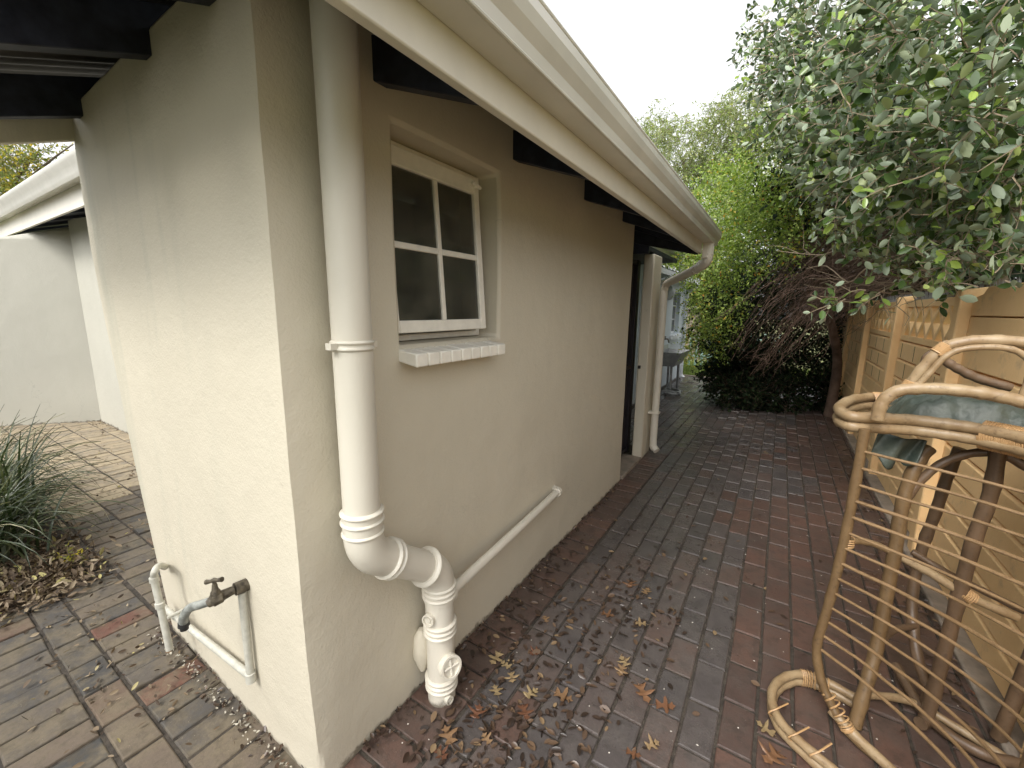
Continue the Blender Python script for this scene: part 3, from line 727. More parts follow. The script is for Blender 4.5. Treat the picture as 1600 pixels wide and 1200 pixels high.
prof = [(gy + .10, zt_), (gy + .10, zb_ + h * .55), (gy + .012, zb_ + h * .50), (gy - .004, zb_ + h * .60), (gy - .015, zb_ + h * .78), (gy - .035, zb_ + h * .86), (gy - .04, zt_ - .012), (gy - .034, zt_), (gy - .026, zt_ - .004), (gy - .03, zt_ - .02), (gy - .01, zb_ + h * .85), (gy + .01, zb_ + h * .62), (gy + .03, zb_ + h * .55), (gy + .09, zb_ + h * .60), (gy + .095, zt_)]
bm = BM(); prism_x(bm, prof, -14, -2.9); obj('gutter', bm, M['gutter'], wing, angle=30)
bm = BM(); box(bm, -14, -2.9, gy + .101, gy + .125, zb_, zt_ + .01); obj('fascia', bm, M['trim'], wing, smooth=False)
bm = BM(); prism_x(bm, [(gy + .126, zb_ + .035), (3.2, zb_ + .035 + (3.2 - gy - .126) * .30), (3.2, zb_ + .10 + (3.2 - gy - .126) * .30), (gy + .126, zb_ + .10)], -14, -2.75)
obj('soffit', bm, M['timber'], wing, smooth=False)
for k in range(8):
    bm = BM(); xa = -8.9 + k * .75
    prism_x(bm, [(gy + .126, zb_ + .0), (1.786, zb_ + .16), (1.786, zb_ + .185), (gy + .126, zb_ + .034)], xa, xa + .05)
    obj('rafter', bm, M['timber'], wing, smooth=False)
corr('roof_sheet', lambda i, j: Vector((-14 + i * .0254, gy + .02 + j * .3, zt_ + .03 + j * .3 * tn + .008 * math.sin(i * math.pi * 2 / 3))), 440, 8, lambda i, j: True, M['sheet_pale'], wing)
bm = BM(); d1 = Vector((1, 0, 0))
ca, cb = onX(101, 362, -7.82), onX(163, 604, -7.82)
tube(bm, [Vector((-7.83, 1.72, 2.62)), Vector((-7.83, 1.71, 1.5)), Vector((-7.83, 1.72, .52)), Vector((-7.80, 1.76, .48)), Vector((-7.78, 1.775, .56))], .007, 6)
cab = obj('cable', bm, M['spike'], None, loc=(-7.8, 1.72, 0)); tag(cab, 'thin dark cable hanging down the inner corner of the pale wall at far left', 'cable')

# ------------------------------------------------------------------ far house on the path
fh = thing('blue_white_house', 'pale blue-white house wall with a small window at the far end of the path', 'house', (-1.87, 7.5, 0))
FX = -1.87
bm = wall_solid((4.46, 10.1), (-.03, 2.28), (8.93, 9.62, 1.02, 1.86), .22, lambda u, z, d: Vector((FX - d, u, z)), .25, .25)
obj('wall', bm, M['wall_blue'], fh)
bm = BM(); box(bm, -5, FX - .23, 9.88, 10.1, -.03, 2.28); obj('wall', bm, M['wall_blue'], fh, smooth=False)
bm = BM()
zs = math.tan(R(20))
prism_y(bm, [(-1.33, 2.20), (-1.33, 2.215), (-3.2, 2.215 + 1.87 * zs), (-3.2, 2.2 + 1.87 * zs)], 4.5, 6.45); obj('soffit', bm, M['timber'], fh, smooth=False)
bm = BM(); box(bm, -1.345, -1.32, 4.5, 6.45, 2.20, 2.31); obj('fascia', bm, M['white_clean'], fh, smooth=False)
bm = BM(); prism_y(bm, [(a + .5 - 1.32 + .098, b + .205) for a, b in gut[:9]] , 4.5, 6.48); obj('gutter', bm, M['white_clean'], fh, smooth=False)
corr('roof_sheet', lambda i, j: Vector((-1.62 - j * .2, 6.5 + i * .04, 2.16 + j * .2 * math.tan(R(22)) + .012 * math.sin(i * math.pi / 3))), 96, 8, lambda i, j: True, M['sheet_pale'], fh)
bm = BM(); box(bm, -1.66, -1.62, 6.5, 10.3, 2.06, 2.14); obj('gutter', bm, M['white_clean'], fh, smooth=False)
bm = BM(); tube(bm, smooth_path([(-1.27, 6.42, 2.22), (-1.27, 6.42, 2.06), (-1.33, 6.44, 1.98), (-1.75, 6.55, 1.86), (-1.82, 6.56, 1.78), (-1.82, 6.56, .1)], 4), .035, 10); obj('downpipe', bm, M['white_clean'], fh)
bm = BM(); tube(bm, smooth_path([(-1.64, 10.0, 2.06), (-1.66, 10.02, 1.98), (-1.80, 10.04, 1.9), (-1.82, 10.04, 1.8), (-1.82, 10.04, .12), (-1.76, 10.0, .04)], 4), .04, 10); obj('downpipe', bm, M['white_clean'], fh)
fwn = BM()
a0, a1, z0_, z1_ = 8.93, 9.62, 1.02, 1.86
for (a, b, c, d) in ((a0, a0 + .04, z0_, z1_), (a1 - .04, a1, z0_, z1_), (a0 + .04, a1 - .04, z1_ - .04, z1_), (a0 + .04, a1 - .04, z0_, z0_ + .04)): box(fwn, FX - .10, FX - .07, a, b, c, d)
fwo = obj('window', fwn, M['white_clean'], fh, smooth=False)
fwn = BM(); box(fwn, FX - .095, FX - .075, (a0 + a1) / 2 - .012, (a0 + a1) / 2 + .012, z0_ + .04, z1_ - .04)
for z in (1.30, 1.58): box(fwn, FX - .093, FX - .077, a0 + .04, a1 - .04, z, z + .022)
obj('glazing_bar', fwn, M['white_clean'], fwo, smooth=False)
fwn = BM(); box(fwn, FX - .088, FX - .084, a0 + .04, a1 - .04, z0_ + .04, z1_ - .04); obj('pane', fwn, M['glass'], fwo, smooth=False)
fwn = BM(); prism_y(fwn, [(FX - .07, z0_ + .0), (FX + .07, z0_ - .03), (FX + .07, z0_ - .10), (FX + .005, z0_ - .10), (FX + .005, z0_ - .02)], a0 - .08, a1 + .08); obj('sill', fwn, M['white_clean'], fwo, smooth=False)
lp = BM(); lathe(lp, (FX + .004, 8.45, 1.82), (1, 0, 0), [(0, .13), (.02, .135), (.06, .12), (.10, .07), (.115, .01)], 20)
wl = thing('wall_lamp', 'round white bulkhead lamp on the pale blue wall left of the far window', 'lamp', (FX, 8.45, 1.82)); obj('lamp_shade', lp, M['white_clean'], wl)
# sink
sk = thing('utility_sink', 'grey steel wash trough on legs against the pale blue wall', 'sink', (-1.68, 8.1, 0))
bm = BM()
sx0, sx1, yy0, yy1 = -1.84, -1.42, 7.75, 8.65
tp_ = [(sx0, yy0), (sx1, yy0), (sx1, yy1), (sx0, yy1)]; bt_ = [(sx0 + .02, yy0 + .10), (sx1 - .13, yy0 + .10), (sx1 - .13, yy1 - .1), (sx0 + .02, yy1 - .1)]
for off, mi in ((0, 0), (.012, 0)):
    A = [bm.verts.new((x + (off if x == sx0 else -off), y + (off if y == yy0 else -off), .76)) for x, y in tp_]
    B = [bm.verts.new((x, y, .50 + off)) for x, y in bt_]
    for k in range(4): bm.faces.new((A[k], A[(k + 1) % 4], B[(k + 1) % 4], B[k]))
    bm.faces.new(B)
    if off == 0: A0 = A
    else:
        for k in range(4): bm.faces.new((A0[k], A0[(k + 1) % 4], A[(k + 1) % 4], A[k]))
box(bm, sx0 - .01, sx0, yy0, yy1, .76, .84)
obj('basin', bm, M['steel'], sk, smooth=False)
for (x, y) in ((-1.78, 7.9), (-1.60, 7.9), (-1.78, 8.5), (-1.60, 8.5)):
    bm = BM(); tube(bm, [(x, y, .5), (x + .01, y, 0)], .022, 8); obj('leg', bm, M['steel'], sk)
bm = BM(); tube(bm, smooth_path([(FX, 8.2, .95), (FX + .10, 8.2, .97), (FX + .13, 8.2, .90)], 4), .013, 8); tube(bm, [(FX + .06, 8.17, 1.01), (FX + .06, 8.23, 1.01)], .01, 8); tube(bm, [(FX + .06, 8.2, .97), (FX + .06, 8.2, 1.01)], .008, 8)
ft = thing('sink_tap', 'small brass tap on the blue wall above the steel trough', 'tap', (FX, 8.2, .95)); obj('tap_body', bm, M['brass'], ft)
bm = BM()
for k in range(4):
    a = random.uniform(0, 6.28); c = Vector((-1.55, 7.9, .03))
    tube(bm, smooth_path([c + Vector((math.cos(a + t * 1.6) * .16, math.sin(a + t * 1.3) * .22, .01 * k + .01)) for t in range(4)], 4), .018, 7)
hs = obj('hose', bm, M['steel'], None, loc=(-1.55, 7.9, 0)); tag(hs, 'coiled grey hose lying on the bricks under the steel trough', 'hose')

# grey garden wall and palisade beyond
bm = BM(); box(bm, -3.6, -2.15, 14.6, 14.8, -.05, 1.55); bw_ = thing('garden_wall', 'grey boundary wall beyond the green palisade', 'wall', (-2.9, 14.7, 0)); obj('wall', bm, M['cement'], bw_, smooth=False)
bm = BM(); box(bm, -3.7, -2.05, 14.55, 14.85, 1.55, 1.62); obj('coping', bm, M['trim'], bw_, smooth=False)
pal = thing('palisade_fence', 'pale green steel palisade at the end of the path', 'fence', (-1.4, 12.1, 0))
for k in range(16):
    x = -2.35 + k * .155; hgt = .98 + random.uniform(-.02, .02)
    bm = BM(); prism_y(bm, [(x, .05), (x + .055, .05), (x + .055, hgt - .06), (x + .0275, hgt), (x, hgt - .06)], 12.1, 12.112); obj('pale', bm, M['stake_green'], pal, smooth=False)
bm = BM()
for z in (.28, .78): box(bm, -2.4, .2, 12.113, 12.14, z, z + .04)
obj('rail', bm, M['stake_green'], pal, smooth=False)

# ------------------------------------------------------------------ precast fence
fe = thing('precast_fence', 'ochre painted precast concrete fence with lattice top panels and spikes beside the path', 'fence', (.88, 3.4, 0))
FXP = .88
posts = [1.87, 3.41, 4.95, 6.49, 8.03, 9.57, .33]
for y in sorted(posts):
    bm = BM(); box(bm, .828, .945, y - .05, y + .05, -.05, 1.635)
    for v in bm.verts:
        if v.co.z > 1: v.co.z = 1.645 if v.co.x > .9 else 1.630
    obj('post', bm, M['fence'], fe, bevel=.008)
sp_ = sorted(posts)
for i in range(len(sp_) - 1):
    a, b = sp_[i] + .052, sp_[i + 1] - .052
    lattice = sp_[i] > 3
    z = .02; zs_ = []
    topz = 1.265 if lattice else 1.345
    nb = 8 if lattice else 9; hb = (topz - .02) / nb
    for k in range(nb):
        bm = BM(); z0 = .02 + hb * k + .007; z1 = .02 + hb * (k + 1) - .006
        dx = random.uniform(-.003, .003)
        prism_y(bm, [(FXP + dx, z0), (FXP + dx, z1 - .012), (FXP + .012 + dx, z1), (FXP + .030, z1), (FXP + .030, z1 + .018), (FXP + .045, z1 + .018), (FXP + .045, z0 + .021), (FXP + .029, z0 + .021), (FXP + .029, z0)], a, b)
        o = obj('panel', bm, M['fence'], fe, smooth=False, bevel=.003)
        if lattice and k >= nb - 3:
            bm = BM()
            for q in range(1, 4):
                yy = a + (b - a) * (q + (.5 if k % 2 else 0) - .25) / 3.6
                if yy < b - .1: box(bm, FXP + dx - .0015, FXP + dx + .004, yy, yy + .006, z0 + .012, z1 - .014)
            obj('groove', bm, M['soil'], o, smooth=False)
    if lattice:
        bm = BM(); zl, zh = 1.27, 1.60
        box(bm, FXP, FXP + .045, a, b, zl, zl + .045); box(bm, FXP, FXP + .045, a, b, zh - .055, zh)
        box(bm, FXP, FXP + .045, a, a + .07, zl + .045, zh - .055); box(bm, FXP, FXP + .045, b - .07, b, zl + .045, zh - .055)
        obj('lattice_frame', bm, M['fence'], fe, bevel=.004)
        bm = BM(); nd = 6; ya, yb = a + .07, b - .07; w = (yb - ya) / nd; za, zb2 = zl + .045, zh - .055; zm_ = (za + zb2) / 2
        def bar(p, q, th=.013):
            p = Vector(p); q = Vector(q); d = (q - p).normalized(); nn = Vector((0, -d.z, d.y)) * th
            vs = [bm.verts.new(Vector((x, 0, 0)) + Vector((0, c.y, c.z))) for x in (FXP + .003, FXP + .042) for c in (p - nn, p + nn, q + nn, q - nn)]
            for f in ((0, 1, 2, 3), (7, 6, 5, 4), (0, 4, 5, 1), (1, 5, 6, 2), (2, 6, 7, 3), (3, 7, 4, 0)): bm.faces.new([vs[i] for i in f])
        for k in range(nd):
            y0_ = ya + w * k
            bar((0, y0_, za), (0, y0_ + w, zb2), .017); bar((0, y0_, zb2), (0, y0_ + w, za), .017)
        # x offset so the crossing bars do not share a face
        bm.verts.ensure_lookup_table()
        for q, v in enumerate(bm.verts): v.co.x += (.0007 * ((q // 8) % 7))
        obj('lattice', bm, M['fence'], fe, smooth=False)
    else:
        bm = BM(); box(bm, FXP + .030, FXP + .045, a, b, 1.4803, 1.4868); box(bm, FXP, FXP + .045, a, b, 1.375, 1.480); box(bm, FXP, FXP + .028, a, b, 1.352, 1.374); obj('panel', bm, M['fence'], fe, bevel=.004)
        bm = BM(); prism_x(bm, [(a, 1.487), (b, 1.487), (b, 1.585), (b - .06, 1.592), (b - .12, 1.60), (b - .17, 1.635), (b - .2, 1.637), (a + .2, 1.637), (a + .15, 1.60), (a, 1.585)], FXP, FXP + .045)
        obj('panel', bm, M['fence'], fe, smooth=False, bevel=.004)
    bm = BM(); zt2 = 1.602 if lattice else 1.60
    n = int((b - a) / .03)
    box(bm, FXP + .05, FXP + .085, a, b, zt2 - .05, zt2 - .02)
    for k in range(n):
        y = a + .015 + k * (b - a - .02) / n; l = random.uniform(-.01, .01)
        for xx in (FXP + .055, FXP + .078):
            tip = bm.verts.new((xx - .01 + l, y + l, zt2 + .075)); base = [bm.verts.new((xx + dx, y + dy, zt2 - .03)) for dx, dy in ((-.005, -.005), (.005, -.005), (0, .006))]
            for q in range(3): bm.faces.new((base[q], base[(q + 1) % 3], tip))
    obj('spike_strip', bm, M['spike'], fe, smooth=False)
bm = BM(); box(bm, .80, .90, -.5, 10.2, -.05, .025); obj('footing', bm, M['cement'], fe, bevel=.01)

# ------------------------------------------------------------------ rattan chair
ch = thing('rattan_chair', 'weathered rattan chair with curved slatted side and double cane hoop near the fence', 'chair', (.45, 1.75, 0))
def cane(name, pts, r, m='rattan', n=6, seg=12, parent=ch, nodes=True):
    b = BM(); p = smooth_path(pts, n); L = len(p)
    rr = [r * (1 + .05 * math.sin(i * 1.7) + (.07 if nodes and i % 11 == 5 else 0)) for i in range(L)]
    tube(b, p, rr, seg); return obj(name, b, M[m], parent)
def wrap(pts, r, turns, m='wrap', parent=ch, name='binding'):
    b = BM(); P = smooth_path(pts, 6); tot = len(P) - 1
    N = turns * 12; path = []
    prev = None
    for i in range(N + 1):
        t = i / N * tot; k = min(int(t), tot - 1); p = P[k].lerp(P[k + 1], t - k); d = (P[k + 1] - P[k]).normalized()
        a = Vector((0, 0, 1)) if abs(d.z) < .9 else Vector((1, 0, 0)); u = d.cross(a).normalized(); w = d.cross(u)
        an = i / 12 * 2 * math.pi; rz_ = r if not isinstance(r, tuple) else None
        if rz_: path.append(p + (u * math.cos(an) + w * math.sin(an)) * r)
        else: path.append(p + u * math.cos(an) * r[0] + w * math.sin(an) * r[1])
    tube(b, path, .0030, 5); return obj(name, b, M[m], parent)
ZL = 1.13
lpx = [(1396, 636), (1380, 628), (1355, 627), (1325, 633), (1310, 646), (1326, 658), (1365, 661), (1420, 664), (1470, 670), (1522, 678), (1600, 695), (1700, 722), (1820, 760)]
loop = [tuple(onZ(x, y, ZL))[:2] for x, y in lpx]
loop_i = [tuple(onZ(x, y, ZL))[:2] for x, y in ((1394, 634), (1400, 642), (1430, 648), (1480, 657), (1530, 669), (1600, 687), (1700, 713))]
cane('hoop', [(x, y, ZL + .018) for x, y in loop], .0185)
cane('hoop', [(x + .002, y + .002, ZL - .017) for x, y in loop], .0185)
cane('inner_hoop', [(x, y, ZL + .0) for x, y in loop_i], .014, 'rattan')
wr_ = [tuple(onZ(x, y, ZL)) for x, y in ((1535, 679), (1570, 686), (1605, 694), (1650, 706))]
wrap(wr_, (.030, .044), 26)
wrap([tuple(onZ(x, y, ZL)) for x, y in ((1360, 627), (1380, 628), (1396, 636))], (.024, .038), 16)
# arm rail and top arch
YR = 1.76
rail = [onY(x, y, YR) for x, y in ((1371, 656), (1378, 630), (1402, 611), (1450, 607), (1507, 611), (1560, 619), (1620, 634), (1720, 668))]
cane('arm_rail', rail, .0185)
ar = [onY(x, y, YR + .02) for x, y in ((1416, 609), (1446, 571), (1472, 545), (1486, 539), (1528, 532), (1600, 535), (1700, 548))]
cane('arm_arch', ar, .0165)
ar2 = [onY(x, y, YR) for x, y in ((1429, 608), (1455, 580), (1478, 557), (1507, 545), (1561, 543), (1597, 553), (1611, 576), (1598, 618))]
cane('arm_arch', ar2, .009)
cane('arm_arch', [onY(x, y, 2.1) for x, y in ((1452, 582), (1446, 565), (1458, 553), (1480, 566), (1500, 578), (1530, 592), (1580, 606))], .015, 'rattan_dark')
wrap([onY(1415, 611, YR + .015), onY(1426, 597, YR + .015)], .019, 8)
wrap([onY(1464, 553, YR + .02), onY(1480, 541, YR + .02)], .019, 8)
# slatted side
planT = [(.272, 1.775), (.34, 1.738), (.41, 1.70), (.48, 1.662), (.535, 1.628), (.602, 1.58), (.70, 1.49), (.80, 1.36)]
planL = [(.240, 1.772), (.29, 1.735), (.343, 1.694), (.40, 1.635), (.447, 1.584), (.507, 1.50), (.537, 1.43), (.552, 1.34)]
bm = BM()
for k in range(14):
    z = 1.040 - k * .0595
    sc = 1 + .0 * k
    f = min(1, max(0, (z - .28) / .60))
    pts = [(a[0] * f + b[0] * (1 - f) + random.uniform(-.0012, .0012), a[1] * f + b[1] * (1 - f), z + random.uniform(-.0012, .0012)) for a, b in zip(planT, planL)]
    tube(bm, smooth_path(pts, 6), .0055 * random.uniform(.85, 1.12), 8)
obj('slats', bm, M['rattan_slat'], ch)
cane('leg', [(.272, 1.78, 1.115), (.27, 1.78, .85), (.262, 1.778, .62), (.248, 1.772, .42), (.236, 1.77, .27), (.262, 1.762, .15), (.30, 1.74, .08), (.345, 1.71, .03), (.42, 1.66, .018)], .0155, 'rattan_leg')
cane('leg', [onY(1452, 700, 2.0), onY(1432, 725, 1.97), onY(1412, 780, 1.95), onY(1400, 850, 1.93), onY(1385, 930, 1.90), onY(1370, 1010, 1.86), onY(1352, 1075, 1.80), (.375, 1.757, .02)], .021, 'rattan_leg')
cane('leg', [onY(1500, 700, 2.2), onY(1480, 745, 2.2), onY(1462, 800, 2.2), onY(1440, 860, 2.2), onY(1425, 940, 2.15), onY(1432, 1020, 2.05), onY(1450, 1080, 2.0), (.6, 1.95, .03)], .019, 'rattan_dark')
cane('leg', [onY(1560, 700, 1.95), onY(1548, 770, 1.95), onY(1520, 850, 1.95), (.619, 1.95, .417), onY(1470, 1040, 1.94), onY(1448, 1120, 1.93), (.58, 1.9, .02)], .021, 'rattan_dark')
cane('leg', [(.56, 1.22, 1.08), (.562, 1.22, .6), (.562, 1.22, .02)], .030, 'rattan_leg')
cane('leg', [(.86, 1.95, 1.08), (.84, 1.97, .6), (.80, 1.98, .02)], .021, 'rattan_dark')
cane('arch_brace', [onY(1405, 800, 1.94), onY(1430, 760, 1.96), onY(1470, 725, 1.97), onY(1520, 708, 1.97), onY(1570, 712, 1.96), onY(1620, 740, 1.95)], .014, 'rattan_dark')
cane('stretcher', [onY(1328, 845, 1.80), onY(1360, 848, 1.88), onY(1392, 862, 1.93)], .0115)
cane('stretcher', [onY(1390, 862, 1.96), onY(1450, 893, 1.96), onY(1510, 930, 1.95), onY(1590, 965, 1.95)], .015, 'rattan')
cane('stretcher', [onY(1425, 862, 2.12), onY(1480, 895, 2.1), onY(1540, 925, 2.1), onY(1600, 955, 2.1)], .0125, 'rattan_dark')
cane('stretcher', [onY(1380, 1000, 1.9), onY(1395, 985, 2.0), onY(1430, 978, 2.1)], .012, 'rattan_dark')
wrap([onY(1326, 838, 1.79), onY(1323, 852, 1.79)], .0185, 4)
wrap([onY(1503, 925, 1.95), onY(1520, 936, 1.95)], .022, 5)
# base hoop on the floor
base = [(.39, 1.86), (.30, 1.885), (.215, 1.875), (.145, 1.80), (.115, 1.70), (.14, 1.60), (.21, 1.54), (.30, 1.49), (.40, 1.42), (.5, 1.32)]
cane('base_hoop', [(x, y, .052) for x, y in base], .0155)
cane('base_hoop', [(x + .004, y, .021) for x, y in base], .0165)
cane('base_rail', [(.30, 1.74, .06), (.38, 1.69, .03), (.5, 1.60, .022), (.66, 1.5, .02)], .017)
cane('base_rail', [onZ(1345, 1085, .05), onZ(1420, 1095, .04), onZ(1500, 1140, .03), onZ(1580, 1190, .03)], .014, 'rattan')
cane('base_rail', [onZ(1400, 1040, .06), onZ(1450, 1120, .03), onZ(1530, 1175, .03), onZ(1600, 1195, .03)], .018, 'rattan_dark')
wrap([(.31, 1.883, .036), (.25, 1.886, .036), (.215, 1.875, .036)], (.020, .034), 9)
wrap([(.285, 1.75, .115), (.335, 1.715, .055), (.35, 1.705, .035)], .021, 8)
for (x, y) in ((.13, 1.62), (.19, 1.552), (.25, 1.52)):
    bm = BM(); a = random.uniform(-.4, .4); P = Vector((x, y, .05))
    tube(bm, smooth_path([P + Vector((.02, .03, -.045)), P + Vector((-.022, -.012, 0)), P + Vector((.0, -.005, .026)), P + Vector((.035, .035, .035 + a * .02))], 4), .0032, 5); obj('loose_cane', bm, M['wrap'], ch)
bm = BM(); tube(bm, smooth_path([(.285, 1.885, .07), (.28, 1.90, .10), (.25, 1.91, .105)], 4), .003, 5)
obj('loose_cane', bm, M['wrap'], ch)
# canvas lying on the chair
def cloth(name, outline_fn, nu, nv, m, parent=None, loc=None, th=.006):
    b = BM(); V = {}
    for i in range(nu + 1):
        for j in range(nv + 1): V[i, j] = b.verts.new(outline_fn(i / nu, j / nv))
    for i in range(nu):
        for j in range(nv): b.faces.new((V[i, j], V[i + 1, j], V[i + 1, j + 1], V[i, j + 1]))
    o = obj(name, b, m, parent, loc=loc, angle=180)
    md = o.modifiers.new('solid', 'SOLIDIFY'); md.thickness = th
    return o
def tarp_fn(u, v):
    x = .37 + u * .95; y = 1.90 + v * .36 - u * .12
    z = 1.150 + .075 * math.sin(math.pi * min(1, v * 1.0 + .05)) * min(1, u * 7 + .15) * (1 - .15 * u)
    q = Vector((x * 6 + y * 2, y * 7, 0)); z += .030 * noise.noise(q) + .045 * (.3 - abs(noise.noise(q * 1.7 + Vector((3, 1, 0))))) + .022 * (.3 - abs(noise.noise(q * 4.1))) + .006 * noise.noise(q * 9)
    y += .02 * noise.noise(Vector((x * 9, z * 4, 2)))
    if v < .06: z = 1.140 + .3 * (z - 1.150); 
    if u < .05: z -= (.05 - u) * 1.2
    return Vector((x, y, max(z, 1.10)))
tarp = thing('canvas_sheet', 'crumpled dark green canvas sheet lying on top of the rattan chair', 'canvas sheet', (.6, 1.95, 1.08))
cloth('sheet', tarp_fn, 90, 46, M['tarp'], tarp)
def flap_fn(u, v):                                              # the corner hanging below the hoop
    a = onY(1372, 676, 1.93).lerp(onY(1450, 690, 1.95), u); b = onY(1362, 712, 1.92).lerp(onY(1430, 728, 1.95), u)
    if u < .5: b.z -= u * .06
    p = a.lerp(b, v); p.y += .018 * math.sin(u * 9 + v * 2) ; p.z += .01 * math.sin(u * 14) * v
    return p
cloth('hanging_corner', flap_fn, 26, 14, M['tarp'], tarp)
cloth('hanging_corner', lambda u, v: Vector((.72 + u * .45, 1.84 + .02 * math.sin(u * 8), 1.11 - v * (.06 + .07 * math.sin(3.1 * min(u * 1.2, 1))))), 24, 10, M['tarp'], tarp)

# ------------------------------------------------------------------ foliage
OV = [(0, 0), (.18, .26), (.42, .46), (.70, .44), (.90, .24), (1, 0)]    # (along, half width)
def leaves(name, base, d, nrm, L, Wd, mats, parent, shape='oval', two=True, v=None, smoothv=True):
    """base,d,nrm: (N,3) arrays; L,Wd: (N,)"""
    N = len(base); d = d / np.linalg.norm(d, axis=1, keepdims=True)
    s = np.cross(d, nrm); s /= np.linalg.norm(s, axis=1, keepdims=True) + 1e-9; n = np.cross(s, d)
    if shape == 'oval': prof = [(0, 0), (.22, .36), (.5, .5), (.8, .36), (1, 0)]
    elif shape == 'dia': prof = [(0, 0), (.45, .5), (1, 0)]
    else: prof = [(0, 0), (.25, .4), (.6, .45), (1, 0)]
    k = len(prof); mid = k - 2
    # verts: base, tip, left mids, right mids
    vs = []
    fold = .22
    for (t, w) in prof:
        if w == 0: vs.append(base + d * (L * t)[:, None] - n * (L * (.10 * t * t))[:, None])
        else:
            c = base + d * (L * t)[:, None] - n * (L * (.10 * t * t))[:, None]
            vs.append(c + s * (Wd * w)[:, None] + n * (Wd * w * fold)[:, None]); vs.append(c - s * (Wd * w)[:, None] + n * (Wd * w * fold)[:, None])
    V = np.stack(vs, 1)                                             # (N,m,3)
    m = V.shape[1]
    left = [0] + [1 + 2 * i for i in range(mid)] + [m - 1]; right = [0] + [2 + 2 * i for i in range(mid)] + [m - 1]
    fp = [left, right[::-1]]
    nl = len(left)
    idx = np.array(fp)                                              # (2,nl)
    allV = V.reshape(-1, 3); F = (np.arange(N)[:, None, None] * m + idx[None]).reshape(-1, nl)
    mi = np.zeros(len(F), int)
    if two:
        V2 = V - n[:, None, :] * .0009
        allV = np.vstack([allV, V2.reshape(-1, 3)])
        F2 = (N * m + np.arange(N)[:, None, None] * m + idx[None][:, :, ::-1]).reshape(-1, nl)
        F = np.vstack([F, F2]); mi = np.concatenate([mi, np.ones(len(F2), int)])
    me = bpy.data.meshes.new(name); off = np.array(wloc(parent)) if parent is not None else np.zeros(3)
    me.vertices.add(len(allV)); me.vertices.foreach_set('co', (allV - off).astype(np.float32).ravel())
    me.loops.add(F.size); me.loops.foreach_set('vertex_index', F.astype(np.int32).ravel())
    me.polygons.add(len(F)); me.polygons.foreach_set('loop_start', np.arange(0, F.size, nl, dtype=np.int32)); 
    me.polygons.foreach_set('material_index', mi.astype(np.int32))
    me.update(calc_edges=True)
    vv = rng.random(N) if v is None else v
    vv = np.repeat(vv, 2); 
    if two: vv = np.concatenate([vv, vv])
    set_v(me, vv)
    me.validate()
    o = bpy.data.objects.new(name, me); COL.objects.link(o)
    for q in mats: me.materials.append(q)
    if parent is not None: o.parent = parent
    o['wl'] = tuple(off)
    return o
def unit(v): return v / (np.linalg.norm(v, axis=-1, keepdims=True) + 1e-9)
def branchlets(blobs, per, seglen, nseg, droop, bias=(0, 0, 0), shell=.5):
    """random curved twigs in ellipsoid blobs [(centre, radii, weight)] -> list of polylines (k,3)"""
    out = []; wts = np.array([b[2] for b in blobs], float); wts /= wts.sum(); cnt = np.round(wts * per).astype(int)
    for (c, r, _), n in zip(blobs, cnt):
        c = np.array(c, float); r = np.array(r if hasattr(r, '__len__') else (r, r, r), float)
        u = unit(rng.normal(size=(n, 3))); rad = (shell + (1 - shell) * rng.random(n)) ** .7
        p = c + u * r * rad[:, None]
        d = unit(u * .7 + rng.normal(size=(n, 3)) * .55 + np.array(bias))
        pts = [p]
        for k in range(nseg):
            d = unit(d + rng.normal(size=(n, 3)) * .22 + np.array([0, 0, -droop])); p = p + d * seglen; pts.append(p)
        out.append(np.stack(pts, 1))
    return np.concatenate(out, 0)
def leaves_on(tw, per_seg, L, Wr, spread=.8, upb=.5):
    """positions/dirs for leaves alternating along each twig"""
    n, k, _ = tw.shape; B = []; D = []
    for j in range(k - 1):
        a = tw[:, j]; b = tw[:, j + 1]; t = unit(b - a)
        for q in range(per_seg):
            f = (q + rng.random((n, 1))) / per_seg
            B.append(a + (b - a) * f); rnd = unit(rng.normal(size=(n, 3)))
            sd = unit(np.cross(t, rnd)); D.append(unit(t * .55 + sd * spread))
    B = np.concatenate(B); D = np.concatenate(D); N = len(B)
    nrm = unit(rng.normal(size=(N, 3)) * .6 + np.array([0, 0, upb]))
    l = L * rng.uniform(.65, 1.2, N); w = l * Wr * rng.uniform(.8, 1.15, N)
    return B, D, nrm, l, w
def twig_mesh(name, tws, r0, r1, m, parent, seg=3):
    b_v = []; b_f = []; off = 0
    tws = [np.asarray(t) for t in tws]
    for t in tws:
        k = len(t); tt = unit(np.gradient(t, axis=0)); a = np.array([0, 0, 1.0]) if abs(tt[0][2]) < .9 else np.array([1.0, 0, 0])
        u = unit(np.cross(tt, a)); w = np.cross(tt, u)
        rr = np.linspace(r0, r1, k)
        for q in range(seg):
            an = 2 * math.pi * q / seg; b_v.append(t + (u * math.cos(an) + w * math.sin(an)) * rr[:, None])
        for i in range(k - 1):
            for q in range(seg):
                q2 = (q + 1) % seg; b_f.append((off + q * k + i, off + q2 * k + i, off + q2 * k + i + 1, off + q * k + i + 1))
        off += seg * k
    V = np.concatenate(b_v); o_ = np.array(wloc(parent)) if parent is not None else 0
    me = bpy.data.meshes.new(name); me.from_pydata((V - o_).tolist(), [], b_f); me.update()
    ob = bpy.data.objects.new(name, me); COL.objects.link(ob); me.materials.append(m)
    if parent is not None: ob.parent = parent
    return ob
def curve_np(pts, n=5): return np.array([tuple(p) for p in smooth_path(pts, n)])

